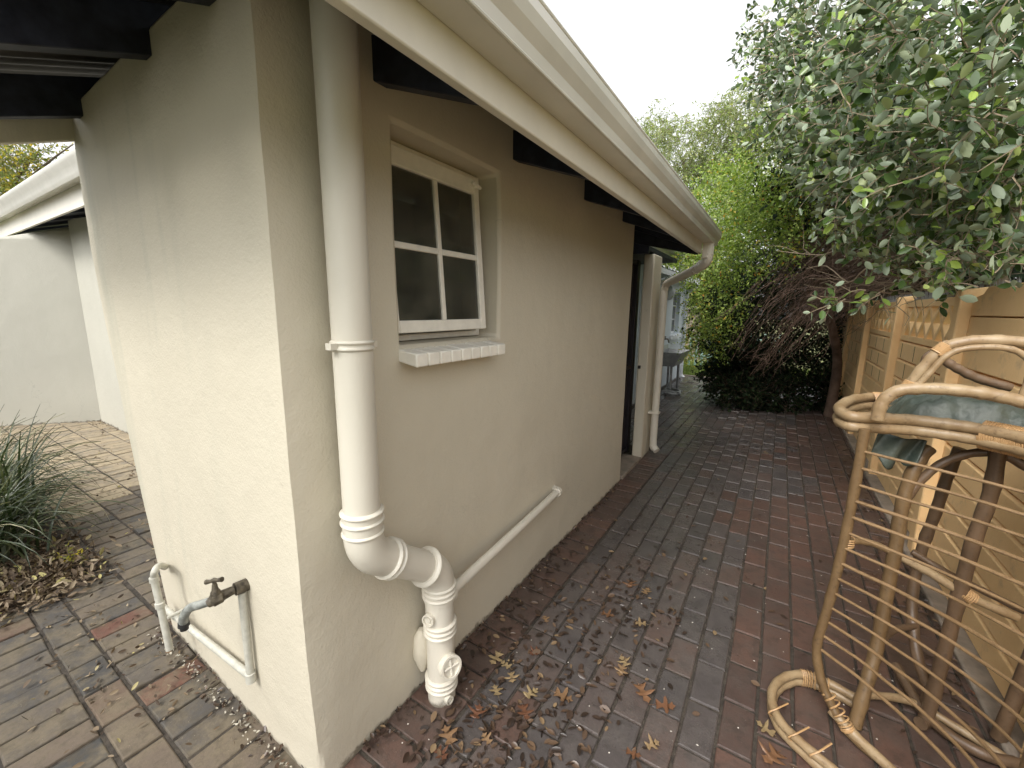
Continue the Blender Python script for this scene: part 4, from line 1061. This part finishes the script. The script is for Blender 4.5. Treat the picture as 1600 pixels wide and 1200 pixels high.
# 1. broad-leaved tree over the fence, near the camera at the right
fj = thing('broadleaf_tree', 'large grey-green broad-leaved tree hanging over the ochre fence at upper right', 'tree', (1.25, 4.6, 0))
def D(px, py, d): return tuple(atD(px, py, d))
nb = [(D(1470, 90, 2.0), (.55, .7, .5), 1.2), (D(1390, 130, 2.6), (.5, .6, .5), 1.2), (D(1300, 90, 3.2), (.45, .6, .5), 1.1), (D(1255, 150, 3.7), (.4, .5, .45), .8),
      (D(1330, 250, 3.0), (.35, .5, .35), .5), (D(1440, 250, 2.1), (.35, .5, .30), .7), (D(1560, 200, 1.7), (.4, .5, .35), .9), (D(1560, 60, 2.0), (.6, .8, .5), 1.0),
      (D(1640, 330, 2.0), (.4, .5, .3), .6), (D(1480, 340, 2.1), (.3, .4, .16), .22), (D(1400, 330, 2.6), (.3, .5, .18), .2), (D(1260, 40, 4.4), (.7, .8, .6), .9),
      (D(1400, 10, 3.2), (.6, .8, .35), .6), (D(1290, 200, 4.2), (.4, .6, .4), .6),
      (D(1560, 330, 2.4), (.35, .5, .18), .4), (D(1450, 180, 3.6), (.9, 1.2, .6), 1.0), (D(1600, 200, 3.2), (.9, 1.2, .7), .8)]
tw1 = branchlets(nb, 1600, .055, 5, .05, (-.25, -.2, -.05), .25)
B_, D_, N_, L_, W_ = leaves_on(tw1, 2, .064, .50)
leaves('crown', B_, D_, N_, L_, W_, [M['leaf_f'], M['leaf_fu']], fj, 'oval', True)
twig_mesh('twigs', list(tw1), .0035, .0012, M['twig_pale'], fj)
# the silhouette sprig against the sky and the low hanging sprays
sp1 = []
for (px, py, d, n, r) in ((1205, 42, 3.6, 14, .12), (1190, 85, 3.9, 8, .10), (1195, 150, 4.2, 10, .12), (1325, 360, 2.6, 12, .10), (1290, 300, 3.0, 14, .14), (1395, 405, 2.3, 18, .10), (1440, 390, 2.1, 14, .10), (1375, 455, 2.25, 7, .045), (1312, 470, 2.3, 6, .035), (1480, 410, 1.9, 12, .09), (1350, 370, 2.7, 12, .10), (1560, 410, 1.8, 8, .09), (1420, 420, 2.2, 8, .07)):
    c = np.array(D(px, py, d))
    for _ in range(n):
        p = c + rng.normal(size=3) * r * .5; dd = unit(rng.normal(size=3) * .7 + np.array([-.4, -.4, -.1])); pts = [p]
        for k in range(4): dd = unit(dd + rng.normal(size=3) * .2 + np.array([0, 0, -.06])); p = p + dd * .035; pts.append(p)
        sp1.append(np.array(pts))
sp1 = np.array(sp1); B_, D_, N_, L_, W_ = leaves_on(sp1, 1, .055, .52)
leaves('hanging_spray', B_, D_, N_, L_, W_, [M['leaf_f'], M['leaf_fu']], fj, 'oval', True, v=rng.random(len(B_)) ** .6)
twig_mesh('twigs', list(sp1), .003, .0012, M['twig_pale'], fj)
# bare branches reaching out of the tree
brs = []
hub = Vector((1.2, 4.3, 1.9))
def rb(a, b, n=7, wob=.06):
    a = Vector(a); b = Vector(b); pts = []
    for i in range(n): 
        t = i / (n - 1); p = a.lerp(b, t); p += Vector((random.gauss(0, wob), random.gauss(0, wob), random.gauss(0, wob * .8))) * math.sin(math.pi * t); pts.append(p)
    return curve_np(pts, 3)
tg = [(1215, 392, 4.0), (1312, 470, 2.35), (1375, 455, 2.25), (1395, 405, 2.3), (1290, 300, 3.0), (1205, 42, 3.6), (1195, 150, 4.2), (1330, 340, 2.7), (1440, 300, 2.2), (1350, 180, 2.8), (1560, 250, 1.8), (1480, 410, 1.9), (1280, 350, 3.8), (1400, 60, 2.6), (1540, 120, 2.0), (1260, 420, 4.2), (1300, 60, 3.4)]
for (px, py, d) in tg:
    e = Vector(D(px, py, d)); brs.append(rb(hub + Vector((random.uniform(-.1, .3), random.uniform(-.4, .2), random.uniform(-.1, .3))), e, 7, .10))
twig_mesh('branch', brs, .012, .003, M['twig_pale'], fj, 5)
sm = []
for b_ in brs:
    for _ in range(9):
        i = random.randint(4, len(b_) - 3); p = b_[i]; d = unit((b_[i + 1] - b_[i]) + rng.normal(size=3) * .05); q = [p]
        for k in range(5): d = unit(d + rng.normal(size=3) * .3 + np.array([0, 0, -.05])); p = p + d * random.uniform(.04, .09); q.append(p)
        sm.append(np.array(q))
twig_mesh('twigs', sm, .0035, .0012, M['twig_pale'], fj)
bm = BM()
tk = [(1.30, 4.5, -.05), (1.30, 4.5, .8), (1.25, 4.45, 1.5), (1.22, 4.3, 1.9), (1.10, 4.1, 2.3), (.8, 3.8, 2.9)]
tube(bm, smooth_path(tk, 5), [.10 - .0028 * i for i in range(26)], 12)
t2 = [D(1545, 430, 2.5), D(1560, 400, 2.45), D(1575, 350, 2.4), D(1600, 290, 2.3), D(1620, 200, 2.3)]
t2 = [(1.32, 3.95, .9)] + t2
tube(bm, smooth_path(t2, 5), [.05 - .0012 * i for i in range(26)], 10)
obj('trunk', bm, M['bark'], fj)

# 2. overgrown bush arching over the path: bright leaves at the left, bare brown twigs on its underside
gb = thing('arching_bush', 'tall bright green bush arching over the path with a tangle of bare brown twigs beneath', 'bush', (.7, 7.6, 0))
g1 = [(D(1150, 330, 4.82), (0.39, 0.64, 0.39), 1.2), (D(1110, 400, 5.16), (0.34, 0.56, 0.34), 1.0), (D(1210, 280, 4.64), (0.43, 0.64, 0.43), 1.2), (D(1150, 300, 5.50), (0.52, 0.64, 0.39), 1.1), (D(1215, 330, 5.33), (0.52, 0.64, 0.43), 1.0),
      (D(1120, 470, 5.33), (0.28, 0.48, 0.30), .8), (D(1200, 380, 4.82), (0.34, 0.56, 0.30), .7), (D(1250, 330, 4.47), (0.39, 0.56, 0.34), .7), (D(1095, 340, 5.68), (0.30, 0.40, 0.34), .6),
      (D(1105, 530, 5.85), (0.26, 0.40, 0.21), .5)]
tw2 = branchlets(g1, 2300, .06, 5, .07, (-.2, -.3, .05), .45)
B_, D_, N_, L_, W_ = leaves_on(tw2, 2, .040, .55, upb=.8)
leaves('crown', B_, D_, N_, L_, W_, [M['leaf_b']], gb, 'dia', False, v=np.clip(rng.random(len(B_)) ** 1.2, 0, 1))
g2 = [((.6, 5.7, 2.75), (1.0, 1.1, .35), 1.4), ((.5, 7.2, 3.0), (1.1, 1.0, .45), 1.2), (D(1180, 440, 7.2), (.6, .5, .6), 1.0), (D(1280, 430, 7.3), (.8, .5, .7), 1.3), (D(1380, 440, 7.0), (.8, .5, .8), 1.2), (D(1210, 550, 7.5), (.7, .5, .5), 1.1), (D(1310, 570, 7.4), (.7, .5, .6), 1.2), (D(1145, 560, 7.2), (.4, .5, .4), .8),
      (D(1150, 470, 6.3), (.5, .8, .45), 1.0), (D(1130, 520, 6.5), (.4, .7, .3), .8), (D(1260, 350, 6.6), (1.0, 1.2, .7), 1.6), (D(1350, 380, 6.6), (1.1, 1.4, .9), 1.6), (D(1230, 330, 7.2), (.8, .8, .5), 1.2), (D(1230, 430, 7.4), (.9, .5, .8), 1.6), (D(1330, 520, 7.0), (.5, .5, .7), 1.0),
      (D(1300, 480, 7.8), (1.4, .6, 1.0), 1.6), (D(1200, 520, 7.6), (.8, .5, .9), 1.2), (D(1400, 470, 7.6), (1.2, .6, 1.0), 1.0), (D(1290, 440, 6.0), (.9, .9, .25), .9), (D(1170, 590, 7.3), (.5, .4, .3), .6)]
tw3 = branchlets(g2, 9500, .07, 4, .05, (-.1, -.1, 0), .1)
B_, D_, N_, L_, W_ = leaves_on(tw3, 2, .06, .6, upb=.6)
leaves('inner_foliage', B_, D_, N_, L_, W_, [M['leaf_d']], gb, 'dia', False)  # dark leaf copy, paints the shade inside the bush
# twigs: arcs from the root side over to the path side
tws = []
for i in range(760):
    px0 = random.uniform(1300, 1520); py0 = random.uniform(270, 470); d0 = random.uniform(4.2, 6.2)
    a = np.array(D(px0, py0, d0)); px1 = random.uniform(1140, 1300); py1 = py0 + random.uniform(-20, 190) * (1.2 - (px1 - 1140) / 240); d1 = d0 + random.uniform(-.6, .7)
    e = np.array(D(px1, min(py1, 600), max(4.6, d1)))
    t = np.linspace(0, 1, 9)[:, None]; p = a + (e - a) * t; L = np.linalg.norm(e - a)
    p[:, 2] += (np.sin(np.pi * t[:, 0]) * .18 * L * random.uniform(.5, 1.3)); p += np.cumsum(rng.normal(size=p.shape), 0) * .022; p[:, 2] -= (t[:, 0] ** 3) * L * random.uniform(0, .2); p = p[:random.randint(5, 9)]
    p[:, 2] = np.maximum(p[:, 2], .75 + .25 * random.random()) if p[:, 2].min() < .75 else p[:, 2]
    tws.append(p)
twig_mesh('twigs', tws, .0036, .0014, M['twig'], gb)
fine = []
for p in tws:
    for _ in range(4):
        i = random.randint(1, len(p) - 2); q = p[i]; d = unit(p[i + 1] - p[i]); l = [q]
        for k in range(4): d = unit(d + rng.normal(size=3) * .35 + np.array([0, 0, -.18])); q = q + d * .07; l.append(q)
        fine.append(np.array(l))
fine = [q for q in fine if q[:, 2].min() > .45 + random.random() * .3]
twig_mesh('fine_twigs', fine, .0022, .0010, M['twig'], gb)
bm = BM()
tube(bm, smooth_path([(.72, 7.5, 0), (.72, 7.4, .8), (.5, 6.9, 1.5), (.3, 6.6, 2.1), (.0, 6.4, 2.6)], 4), [.07 - .003 * i for i in range(17)], 10)
obj('trunk', bm, M['twig'], gb)

# 3. dark low shrub under the arch
ls = thing('low_dark_shrub', 'low dark shrub on the paving under the arching bush', 'shrub', (.2, 6.9, 0))
g3 = [(D(1150, 610, 6.6), (.35, .35, .22), .8), (D(1200, 620, 6.6), (.4, .35, .25), 1), (D(1270, 610, 6.7), (.5, .4, .3), 1.1), (D(1180, 570, 7.0), (.5, .4, .3), .9), (D(1125, 590, 7.3), (.22, .3, .2), .5), (D(1310, 600, 7.0), (.3, .4, .35), .6)]
tw4 = branchlets(g3, 1500, .06, 4, .04, (-.1, -.3, .1), .3); tw4[:, :, 2] = np.maximum(tw4[:, :, 2], .03)
B_, D_, N_, L_, W_ = leaves_on(tw4, 2, .06, .55, upb=.8)
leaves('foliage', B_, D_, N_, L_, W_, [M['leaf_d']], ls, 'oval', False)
twig_mesh('twigs', list(tw4), .003, .0012, M['twig'], ls)

# 4. willow-like pale trees beyond
def far_tree(name, label, root, blobs, n, leafm, L, Wr, droop, trunk, grp=None, shell=.3):
    t = thing(name, label, 'tree', root, grp)
    tw = branchlets(blobs, n, .16, 5, droop, (0, 0, 0), shell); B_, D_, N_, L_, W_ = leaves_on(tw, 3, L, Wr, upb=.4)
    leaves('crown', B_, D_, N_, L_, W_, [leafm], t, 'dia', False)
    twig_mesh('twigs', list(tw), .008, .003, M['bark'], t)
    b = BM()
    for pts, r0, r1 in trunk:
        p = smooth_path(pts, 5); tube(b, p, [r0 + (r1 - r0) * i / (len(p) - 1) for i in range(len(p))], 9)
    obj('trunk', b, M['bark'], t); return t
r_ = Vector(D(1075, 540, 17)); r_.z = 0
bl_ = [(D(1050, 240, 17), (1.3, 1.3, 1.5), 1), (D(1130, 230, 16), (1.5, 1.5, 1.4), 1.2), (D(1090, 300, 17), (1.6, 1.4, 1.2), 1), (D(1160, 190, 15), (1.2, 1.2, 1.0), .8), (D(1020, 220, 18), (.9, 1.2, 1.0), .6), (D(1180, 270, 15), (1.6, 1.4, 1.4), .9), (D(1080, 380, 17), (1.4, 1.4, 1.0), .6)]
far_tree('willow_tree', 'pale green willow behind the roof gutter against the white sky', tuple(r_), bl_, 1900, M['leaf_w'], .15, .30, .35,
         [([r_, r_ + Vector((0, 0, 2.5)), Vector(D(1075, 330, 17)), Vector(D(1068, 250, 17))], .22, .05), ([Vector(D(1075, 330, 17)), Vector(D(1110, 270, 16.5)), Vector(D(1140, 210, 16))], .1, .03)])
r_ = Vector(D(1110, 540, 14)); r_.z = 0
bl_ = [(D(1100, 470, 14), (1.0, 1, .7), 1), (D(1085, 420, 14), (.9, 1, .7), 1), (D(1120, 400, 13), (.9, 1, .9), 1), (D(1090, 500, 15), (.9, .8, .5), .6)]
far_tree('light_green_tree', 'light green leafy tree standing behind the palisade', tuple(r_), bl_, 900, M['leaf_b'], .11, .5, .05,
         [([r_, r_ + Vector((.1, 0, 1.0)), Vector(D(1105, 450, 14))], .09, .04)])
r_ = Vector(D(30, 470, 14)); r_.z = 0
bl_ = [(D(20, 290, 13), (1.4, 1.4, 1.0), 1), (D(-40, 250, 13), (1.6, 1.4, 1.2), 1), (D(60, 250, 14), (1.0, 1.2, .6), .35), (D(0, 340, 13), (1.5, 1.3, .9), .8)]
far_tree('yellowing_tree', 'yellow-green tree with thin branches above the gutter at far left', tuple(r_), bl_, 700, M['leaf_y'], .12, .55, .05,
         [([r_, r_ + Vector((.1, 0, 2.0)), Vector(D(20, 300, 13.5)), Vector(D(60, 240, 13.5))], .15, .02), ([Vector(D(20, 300, 13.5)), Vector(D(80, 250, 13.5)), Vector(D(115, 225, 13.5))], .05, .012)])
# backdrop trees: close the view behind the fence and the bush, plus an unseen hedge added behind the camera to cut low sky light
r_ = Vector((2.9, 7.5, 0))
bl_ = [((2.6, 5.5, 2.6), (1.2, 1.6, 1.6), 1), ((2.6, 8.0, 2.2), (1.2, 1.2, 1.4), 1), ((1.9, 9.3, 1.0), (.5, .8, .9), .4)]
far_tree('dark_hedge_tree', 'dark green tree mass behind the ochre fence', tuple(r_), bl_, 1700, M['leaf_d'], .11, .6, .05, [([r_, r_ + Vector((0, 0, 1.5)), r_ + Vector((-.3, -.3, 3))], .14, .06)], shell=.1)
r_ = Vector((-2.5, -5.5, 0))
bl_ = [((-9 + 1.9 * k, -4.2 - random.random(), 2.1), (1.4, 1.1, 2.3), 1) for k in range(5)]
far_tree('unseen_hedge', 'unseen dark green hedge added behind the photographer to cut low sky light', tuple(r_), bl_, 1000, M['leaf_d'], .16, .6, .05, [([r_, r_ + Vector((0, 0, 1.5)), r_ + Vector((-.3, -.3, 3))], .14, .06)], shell=.1)
ys = thing('yellow_green_shrub', 'small yellow-green shrub between the blue wall and the palisade', 'shrub', (-2.0, 11.4, 0))
tw = branchlets([((-2.05, 11.4, .55), (.24, .24, .45), 1)], 160, .05, 4, .02, (0, 0, .1), .3); B_, D_, N_, L_, W_ = leaves_on(tw, 2, .055, .6, upb=.8)
leaves('foliage', B_, D_, N_, L_, W_, [M['leaf_y']], ys, 'dia', False)
bm = BM(); tube(bm, [(-2.05, 11.4, 0), (-2.05, 11.4, .5)], .02, 6); obj('stem', bm, M['bark'], ys)

# lawn
n = 9000; p = np.stack([rng.uniform(-2.4, 1.2, n), rng.uniform(10.4, 13.5, n), np.full(n, -.05)], 1)
dd = unit(rng.normal(size=(n, 3)) * .4 + np.array([0, 0, 1.])); 
o = leaves('lawn_grass', p, dd, unit(rng.normal(size=(n, 3))), rng.uniform(.05, .11, n), np.full(n, .012), [M['grass']], None, 'dia', False); tag(o, 'short sunlit grass between the end of the paving and the palisade', 'grass', kind='stuff')
bm = BM(); box(bm, -2.2, 1.3, 10.36, 10.44, -.06, .012); tag(obj('kerb', bm, M['cement'], bevel=.01), kind='structure')

# ------------------------------------------------------------------ strap-leaved clump at the left
def clump(c, n, lmin, lmax, spread, name, label):
    t = thing(name, label, 'plant', c); V = []; Fc = []; vv = []
    for i in range(n):
        az = random.uniform(0, 6.283); L = random.uniform(lmin, lmax); lean = random.uniform(.3, 1.45) * spread; w = random.uniform(.0045, .009)
        base = Vector(c) + Vector((random.gauss(0, .09), random.gauss(0, .09), 0)); k = 8
        d = Vector((math.cos(az), math.sin(az), 0)); sd = Vector((-d.y, d.x, 0)); o = len(V); val = random.random()
        th = math.pi / 2 - lean * .35; p = base.copy()
        for j in range(k + 1):
            f = j / k; ww = w * (1 - f ** 2.2) + .0006
            V += [p - sd * ww + Vector((0, 0, .002)), p + Vector((0, 0, -.001)), p + sd * ww + Vector((0, 0, .002))]
            th -= lean * 2.0 / k * (.4 + f); p = p + (d * math.cos(th) + Vector((0, 0, math.sin(th)))) * (L / k)
            if p.z < .03: p.z = .03 + random.random() * .03
            sd = (sd + Vector((random.gauss(0, .04), random.gauss(0, .04), 0))).normalized()
        for j in range(k):
            a = o + j * 3; Fc += [(a, a + 1, a + 4, a + 3), (a + 1, a + 2, a + 5, a + 4)]; vv += [val, val]
    me = bpy.data.meshes.new('blades'); me.from_pydata([tuple(v - Vector(c)) for v in V], [], Fc); me.update(); set_v(me, vv)
    for q in me.polygons: q.use_smooth = True
    ob = bpy.data.objects.new('blades', me); COL.objects.link(ob); me.materials.append(M['blade']); ob.parent = t
    return t
clump((-3.72, .18, .03), 240, .40, .75, 1.0, 'strap_leaf_plant', 'arching strap-leaved clump in the soil bed at left edge, nearest the camera')
clump((-4.25, .32, .03), 300, .45, .85, 1.0, 'strap_leaf_plant', 'middle strap-leaved clump in the soil bed with long pale blades')
clump((-4.9, .30, .03), 260, .45, .8, 1.0, 'strap_leaf_plant', 'farthest strap-leaved clump against the pale wing wall')
clump((-3.75, -.25, .03), 300, .45, .8, 1.0, 'strap_leaf_plant', 'strap-leaved clump at the lower left edge of the soil bed')
sd_ = thing('seedling', 'small yellow-green weed growing in the dead leaves by the soil bed', 'plant', (-3.30, .50, .02))
tw = branchlets([((-3.30, .50, .07), (.03, .03, .05), 1)], 14, .02, 3, 0, (0, 0, .5), .3); B_, D_, N_, L_, W_ = leaves_on(tw, 1, .03, .4)
leaves('foliage', B_, D_, N_, L_, W_, [M['leaf_y']], sd_, 'dia', False); twig_mesh('stem', list(tw), .0015, .001, M['twig_pale'], sd_)

# ------------------------------------------------------------------ fallen leaves
def scatter(name, label, pts, zs, L, Wr, m, mx=.35):
    n = len(pts); p = np.column_stack([pts, zs]); az = rng.uniform(0, 6.28, n); tilt = rng.normal(0, mx * .5, n)
    d = np.stack([np.cos(az) * np.cos(tilt), np.sin(az) * np.cos(tilt), np.abs(np.sin(tilt))], 1)
    nr = unit(rng.normal(size=(n, 3)) * mx + np.array([0, 0, 1.])); l = L * rng.uniform(.55, 1.3, n)
    o = leaves(name, p, d, nr, l, l * Wr * rng.uniform(.7, 1.2, n), [m], None, 'oval', False); tag(o, label, 'leaf litter', kind='stuff'); return o
def cl(cx, cy, sx, sy, n): return np.column_stack([rng.normal(cx, sx, n), rng.normal(cy, sy, n)])
# mulch on the bed
n = 5200; q = np.column_stack([-3.05 - np.abs(rng.normal(0, .5, n)) + rng.normal(0, .07, n), .50 - np.abs(rng.normal(0, .42, n)) + rng.normal(0, .09, n)])
q = q[(q[:, 1] < .9)]; zz_ = np.where((q[:, 0] < -3.2) & (q[:, 1] < .56), .022, .004)
scatter('leaf_litter', 'thick mat of dry tan leaves on the soil bed at left', q, zz_ + rng.random(len(q)) * .03, .042, .34, M['litter'], 1.0)
q = np.vstack([cl(-7.4, 1.6, .25, .08, 120), cl(-4.6, 1.0, .9, .3, 160), cl(-2.65, .42, .25, .08, 60), cl(-2.2, .36, .3, .10, 60), cl(-2.0, .3, .3, .15, 40), cl(-6.9, 1.55, .35, .12, 90), cl(-5, 1.0, 1.2, .35, 110), cl(-1.75, .5, .25, .06, 30), cl(-3.4, .9, .6, .2, 70)])
scatter('leaf_litter', 'scattered small dry leaves on the tan bricks left of the corner', q, .006 + rng.random(len(q)) * .006, .027, .40, M['litter'], .7)
q = np.vstack([cl(-.72, 1.25, .13, .22, 150), cl(-.62, 1.0, .16, .12, 110), cl(-.66, 1.75, .12, .35, 140), cl(-.95, 1.6, .05, .5, 90), cl(-.55, 1.5, .2, .4, 90), cl(-.45, 2.0, .12, .3, 60), cl(-.85, .9, .12, .15, 60)])
q = q[q[:, 0] > -1.04]
scatter('leaf_litter', 'small wet brown leaves strewn on the bricks at the foot of the drain pipe', q, .005 + rng.random(len(q)) * .006, .034, .5, M['litter_wet'], .3)
q = np.vstack([np.column_stack([rng.uniform(-.8, .8, 150), rng.uniform(1, 6, 150)]), cl(.3, 5.6, .45, .5, 330), cl(.75, 4.2, .07, 1.2, 170), cl(.78, 2.6, .06, .4, 90)])
q = q[(q[:, 0] < .84) & (q[:, 0] > -.9)]
scatter('leaf_litter', 'sparse small dead leaves over the path and thick under the bush and the fence', q, .005 + rng.random(len(q)) * .005, .032, .45, M['litter_wet'], .3)
n = 260; q = np.column_stack([rng.uniform(-1, .8, n), rng.uniform(.8, 5, n)])
M['crumb'] = simple('plaster_crumb', (.40, .37, .30), .8, .3)
M['fleck'] = simple('pale_petal_fleck', (.62, .58, .52), .6, .1)
o = leaves('petal_flecks', np.column_stack([q, np.full(n, .005)]), unit(np.column_stack([rng.normal(size=(n, 2)), np.zeros(n)])), np.tile([0, 0, 1.], (n, 1)), rng.uniform(.004, .010, n), rng.uniform(.004, .008, n), [M['fleck']], None, 'dia', False)
tag(o, 'tiny white petals and grit specks on the dark bricks', 'debris', kind='stuff')
n = 190; q = np.column_stack([rng.uniform(-2.32, -1.08, n), .575 - np.abs(rng.normal(0, .018, n))])
o = leaves('paint_crumbs', np.column_stack([q, np.full(n, .006) + rng.random(n) * .006]), unit(np.column_stack([rng.normal(size=(n, 2)), rng.normal(size=n) * .4])), unit(rng.normal(size=(n, 3)) * .5 + np.array([0, 0, 1.])), rng.uniform(.004, .014, n), rng.uniform(.004, .010, n), [M['crumb']], None, 'oval', False)
tag(o, 'white paint splashes and plaster crumbs along the foot of the left face', 'debris', kind='stuff')
q = np.vstack([np.column_stack([rng.uniform(-1.075, -1.02, 420), rng.uniform(.75, 3.4, 420)]), np.column_stack([rng.uniform(-2.3, -1.1, 160), .57 + rng.normal(0, .02, 160)])])
scatter('leaf_litter', 'dark leaf crumbs gathered along the foot of the walls', q, .004 + rng.random(len(q)) * .012, .020, .5, M['litter_wet'], .8)
# lobed oak leaves, one object each
def oak_leaf(i):
    b = BM(); n = 5; out = []
    L = random.uniform(.055, .085)
    sideL = [(0, .012), (.12, .03), (.10, .20), (.06, .34), (.20, .26), (.32, .10), (.42, .16), (.46, .40), (.56, .56), (.62, .34), (.60, .12), (.72, .14), (.84, .26), (.86, .12), (.92, .05), (1.0, 0)]
    sideL = [(t, w * random.uniform(.8, 1.12)) for t, w in sideL]; curl = random.uniform(-.2, 1.4); c2 = random.uniform(.2, 1.5)
    def P(t, w): return (t * L - L / 2, w * L, .004 + L * (c2 * (w ** 2) * .6 + curl * .25 * (t - .5) ** 2 + random.uniform(0, .04)))
    mid = [b.verts.new(P(t, 0)) for t, w in sideL]
    for sg in (1, -1):
        ed = [b.verts.new(P(t, w * sg)) for t, w in sideL]
        for k in range(len(ed) - 1):
            try: b.faces.new((mid[k], mid[k + 1], ed[k + 1], ed[k]) if sg > 0 else (mid[k + 1], mid[k], ed[k], ed[k + 1]))
            except Exception: pass
    v0 = [b.verts.new((-L / 2 - .03, .0, .004)), b.verts.new((-L / 2, .001, .005)), b.verts.new((-L / 2, -.001, .005))]; b.faces.new(v0)
    me = bpy.data.meshes.new('oak_leaf'); b.to_mesh(me); b.free(); set_v(me, [random.random()] * len(me.polygons)); me.materials.append(M['oak'])
    for q in me.polygons: q.use_smooth = True
    return me
mesh_bank = [oak_leaf(i) for i in range(14)]
px_oak = [(1040, 1105, 0), (1005, 1085, 0), (975, 1035, 1), (970, 1050, 1), (950, 962, 0), (880, 1090, 1), (852, 968, 0), (835, 1020, 1), (775, 1080, 2), (790, 1040, 2), (800, 1060, 2), (745, 1115, 2), (820, 1115, 2), (1020, 1165, 0), (990, 1180, 0), (1205, 1185, 0), (1195, 1140, 0), (1010, 925, 3), (985, 915, 3), (700, 1150, 2), (760, 1155, 2), (690, 1180, 1), (775, 1030, 2), (830, 1085, 2), (1000, 975, 0), (1530, 1090, 0)]
oak_labels = ['tan star-shaped oak leaf, upper of the two near the middle bottom of the path', 'tan oak leaf just left of the uppermost tan leaf in the middle bottom',
 'red-orange oak leaf, upper of the overlapping red pair', 'red-orange oak leaf, lower of the overlapping red pair', 'yellow-tan oak leaf lying farthest up the path from the drain pipe drift',
 'orange-red oak leaf alone between the pipe drift and the tan leaves', 'yellow oak leaf just beyond the foot of the drain pipe, close to the wall', 'orange oak leaf to the right of the inspection cap',
 'brown oak leaf at the left end of the drift by the pipe foot', 'yellow oak leaf on top of the drift beside the pipe', 'brown oak leaf in the centre of the drift beside the pipe', 'tan oak leaf just in front of the pipe foot plug',
 'brown oak leaf at the right end of the drift beside the pipe', 'pale tan oak leaf at the bottom edge left of the rattan base hoop', 'tan oak leaf overlapping the pale one at the bottom edge',
 'orange oak leaf at the bottom edge beside the rattan hoop', 'brown oak leaf touching the outside of the rattan base hoop', 'brown oak leaf in the small cluster on the dark central bricks, right one', 'brown oak leaf in the small cluster on the dark central bricks, left one',
 'dark orange oak leaf between the wall corner and the pipe foot', 'orange-brown oak leaf at the bottom edge below the drift', 'red-brown oak leaf nearest the bottom of the wall corner', 'tan oak leaf at the top of the drift against the pipe',
 'brown oak leaf on the near side of the drift', 'yellow-brown oak leaf just below the small central cluster', 'curled oak leaf lying under the rattan chair']
for i, (px, py, k) in enumerate(px_oak):
    p = onZ(px, py, .004); o = bpy.data.objects.new('oak_leaf', mesh_bank[i % len(mesh_bank)]); COL.objects.link(o); o.location = p
    o.rotation_euler = (random.uniform(-.15, .15), random.uniform(-.15, .15), random.uniform(0, 6.28)); s = random.uniform(.75, 1.15); o.scale = (s, s, s)
    tag(o, oak_labels[i], 'leaf', 'fallen oak leaves on the path')
for o in bpy.data.objects:
    if 'wl' in o: del o['wl']
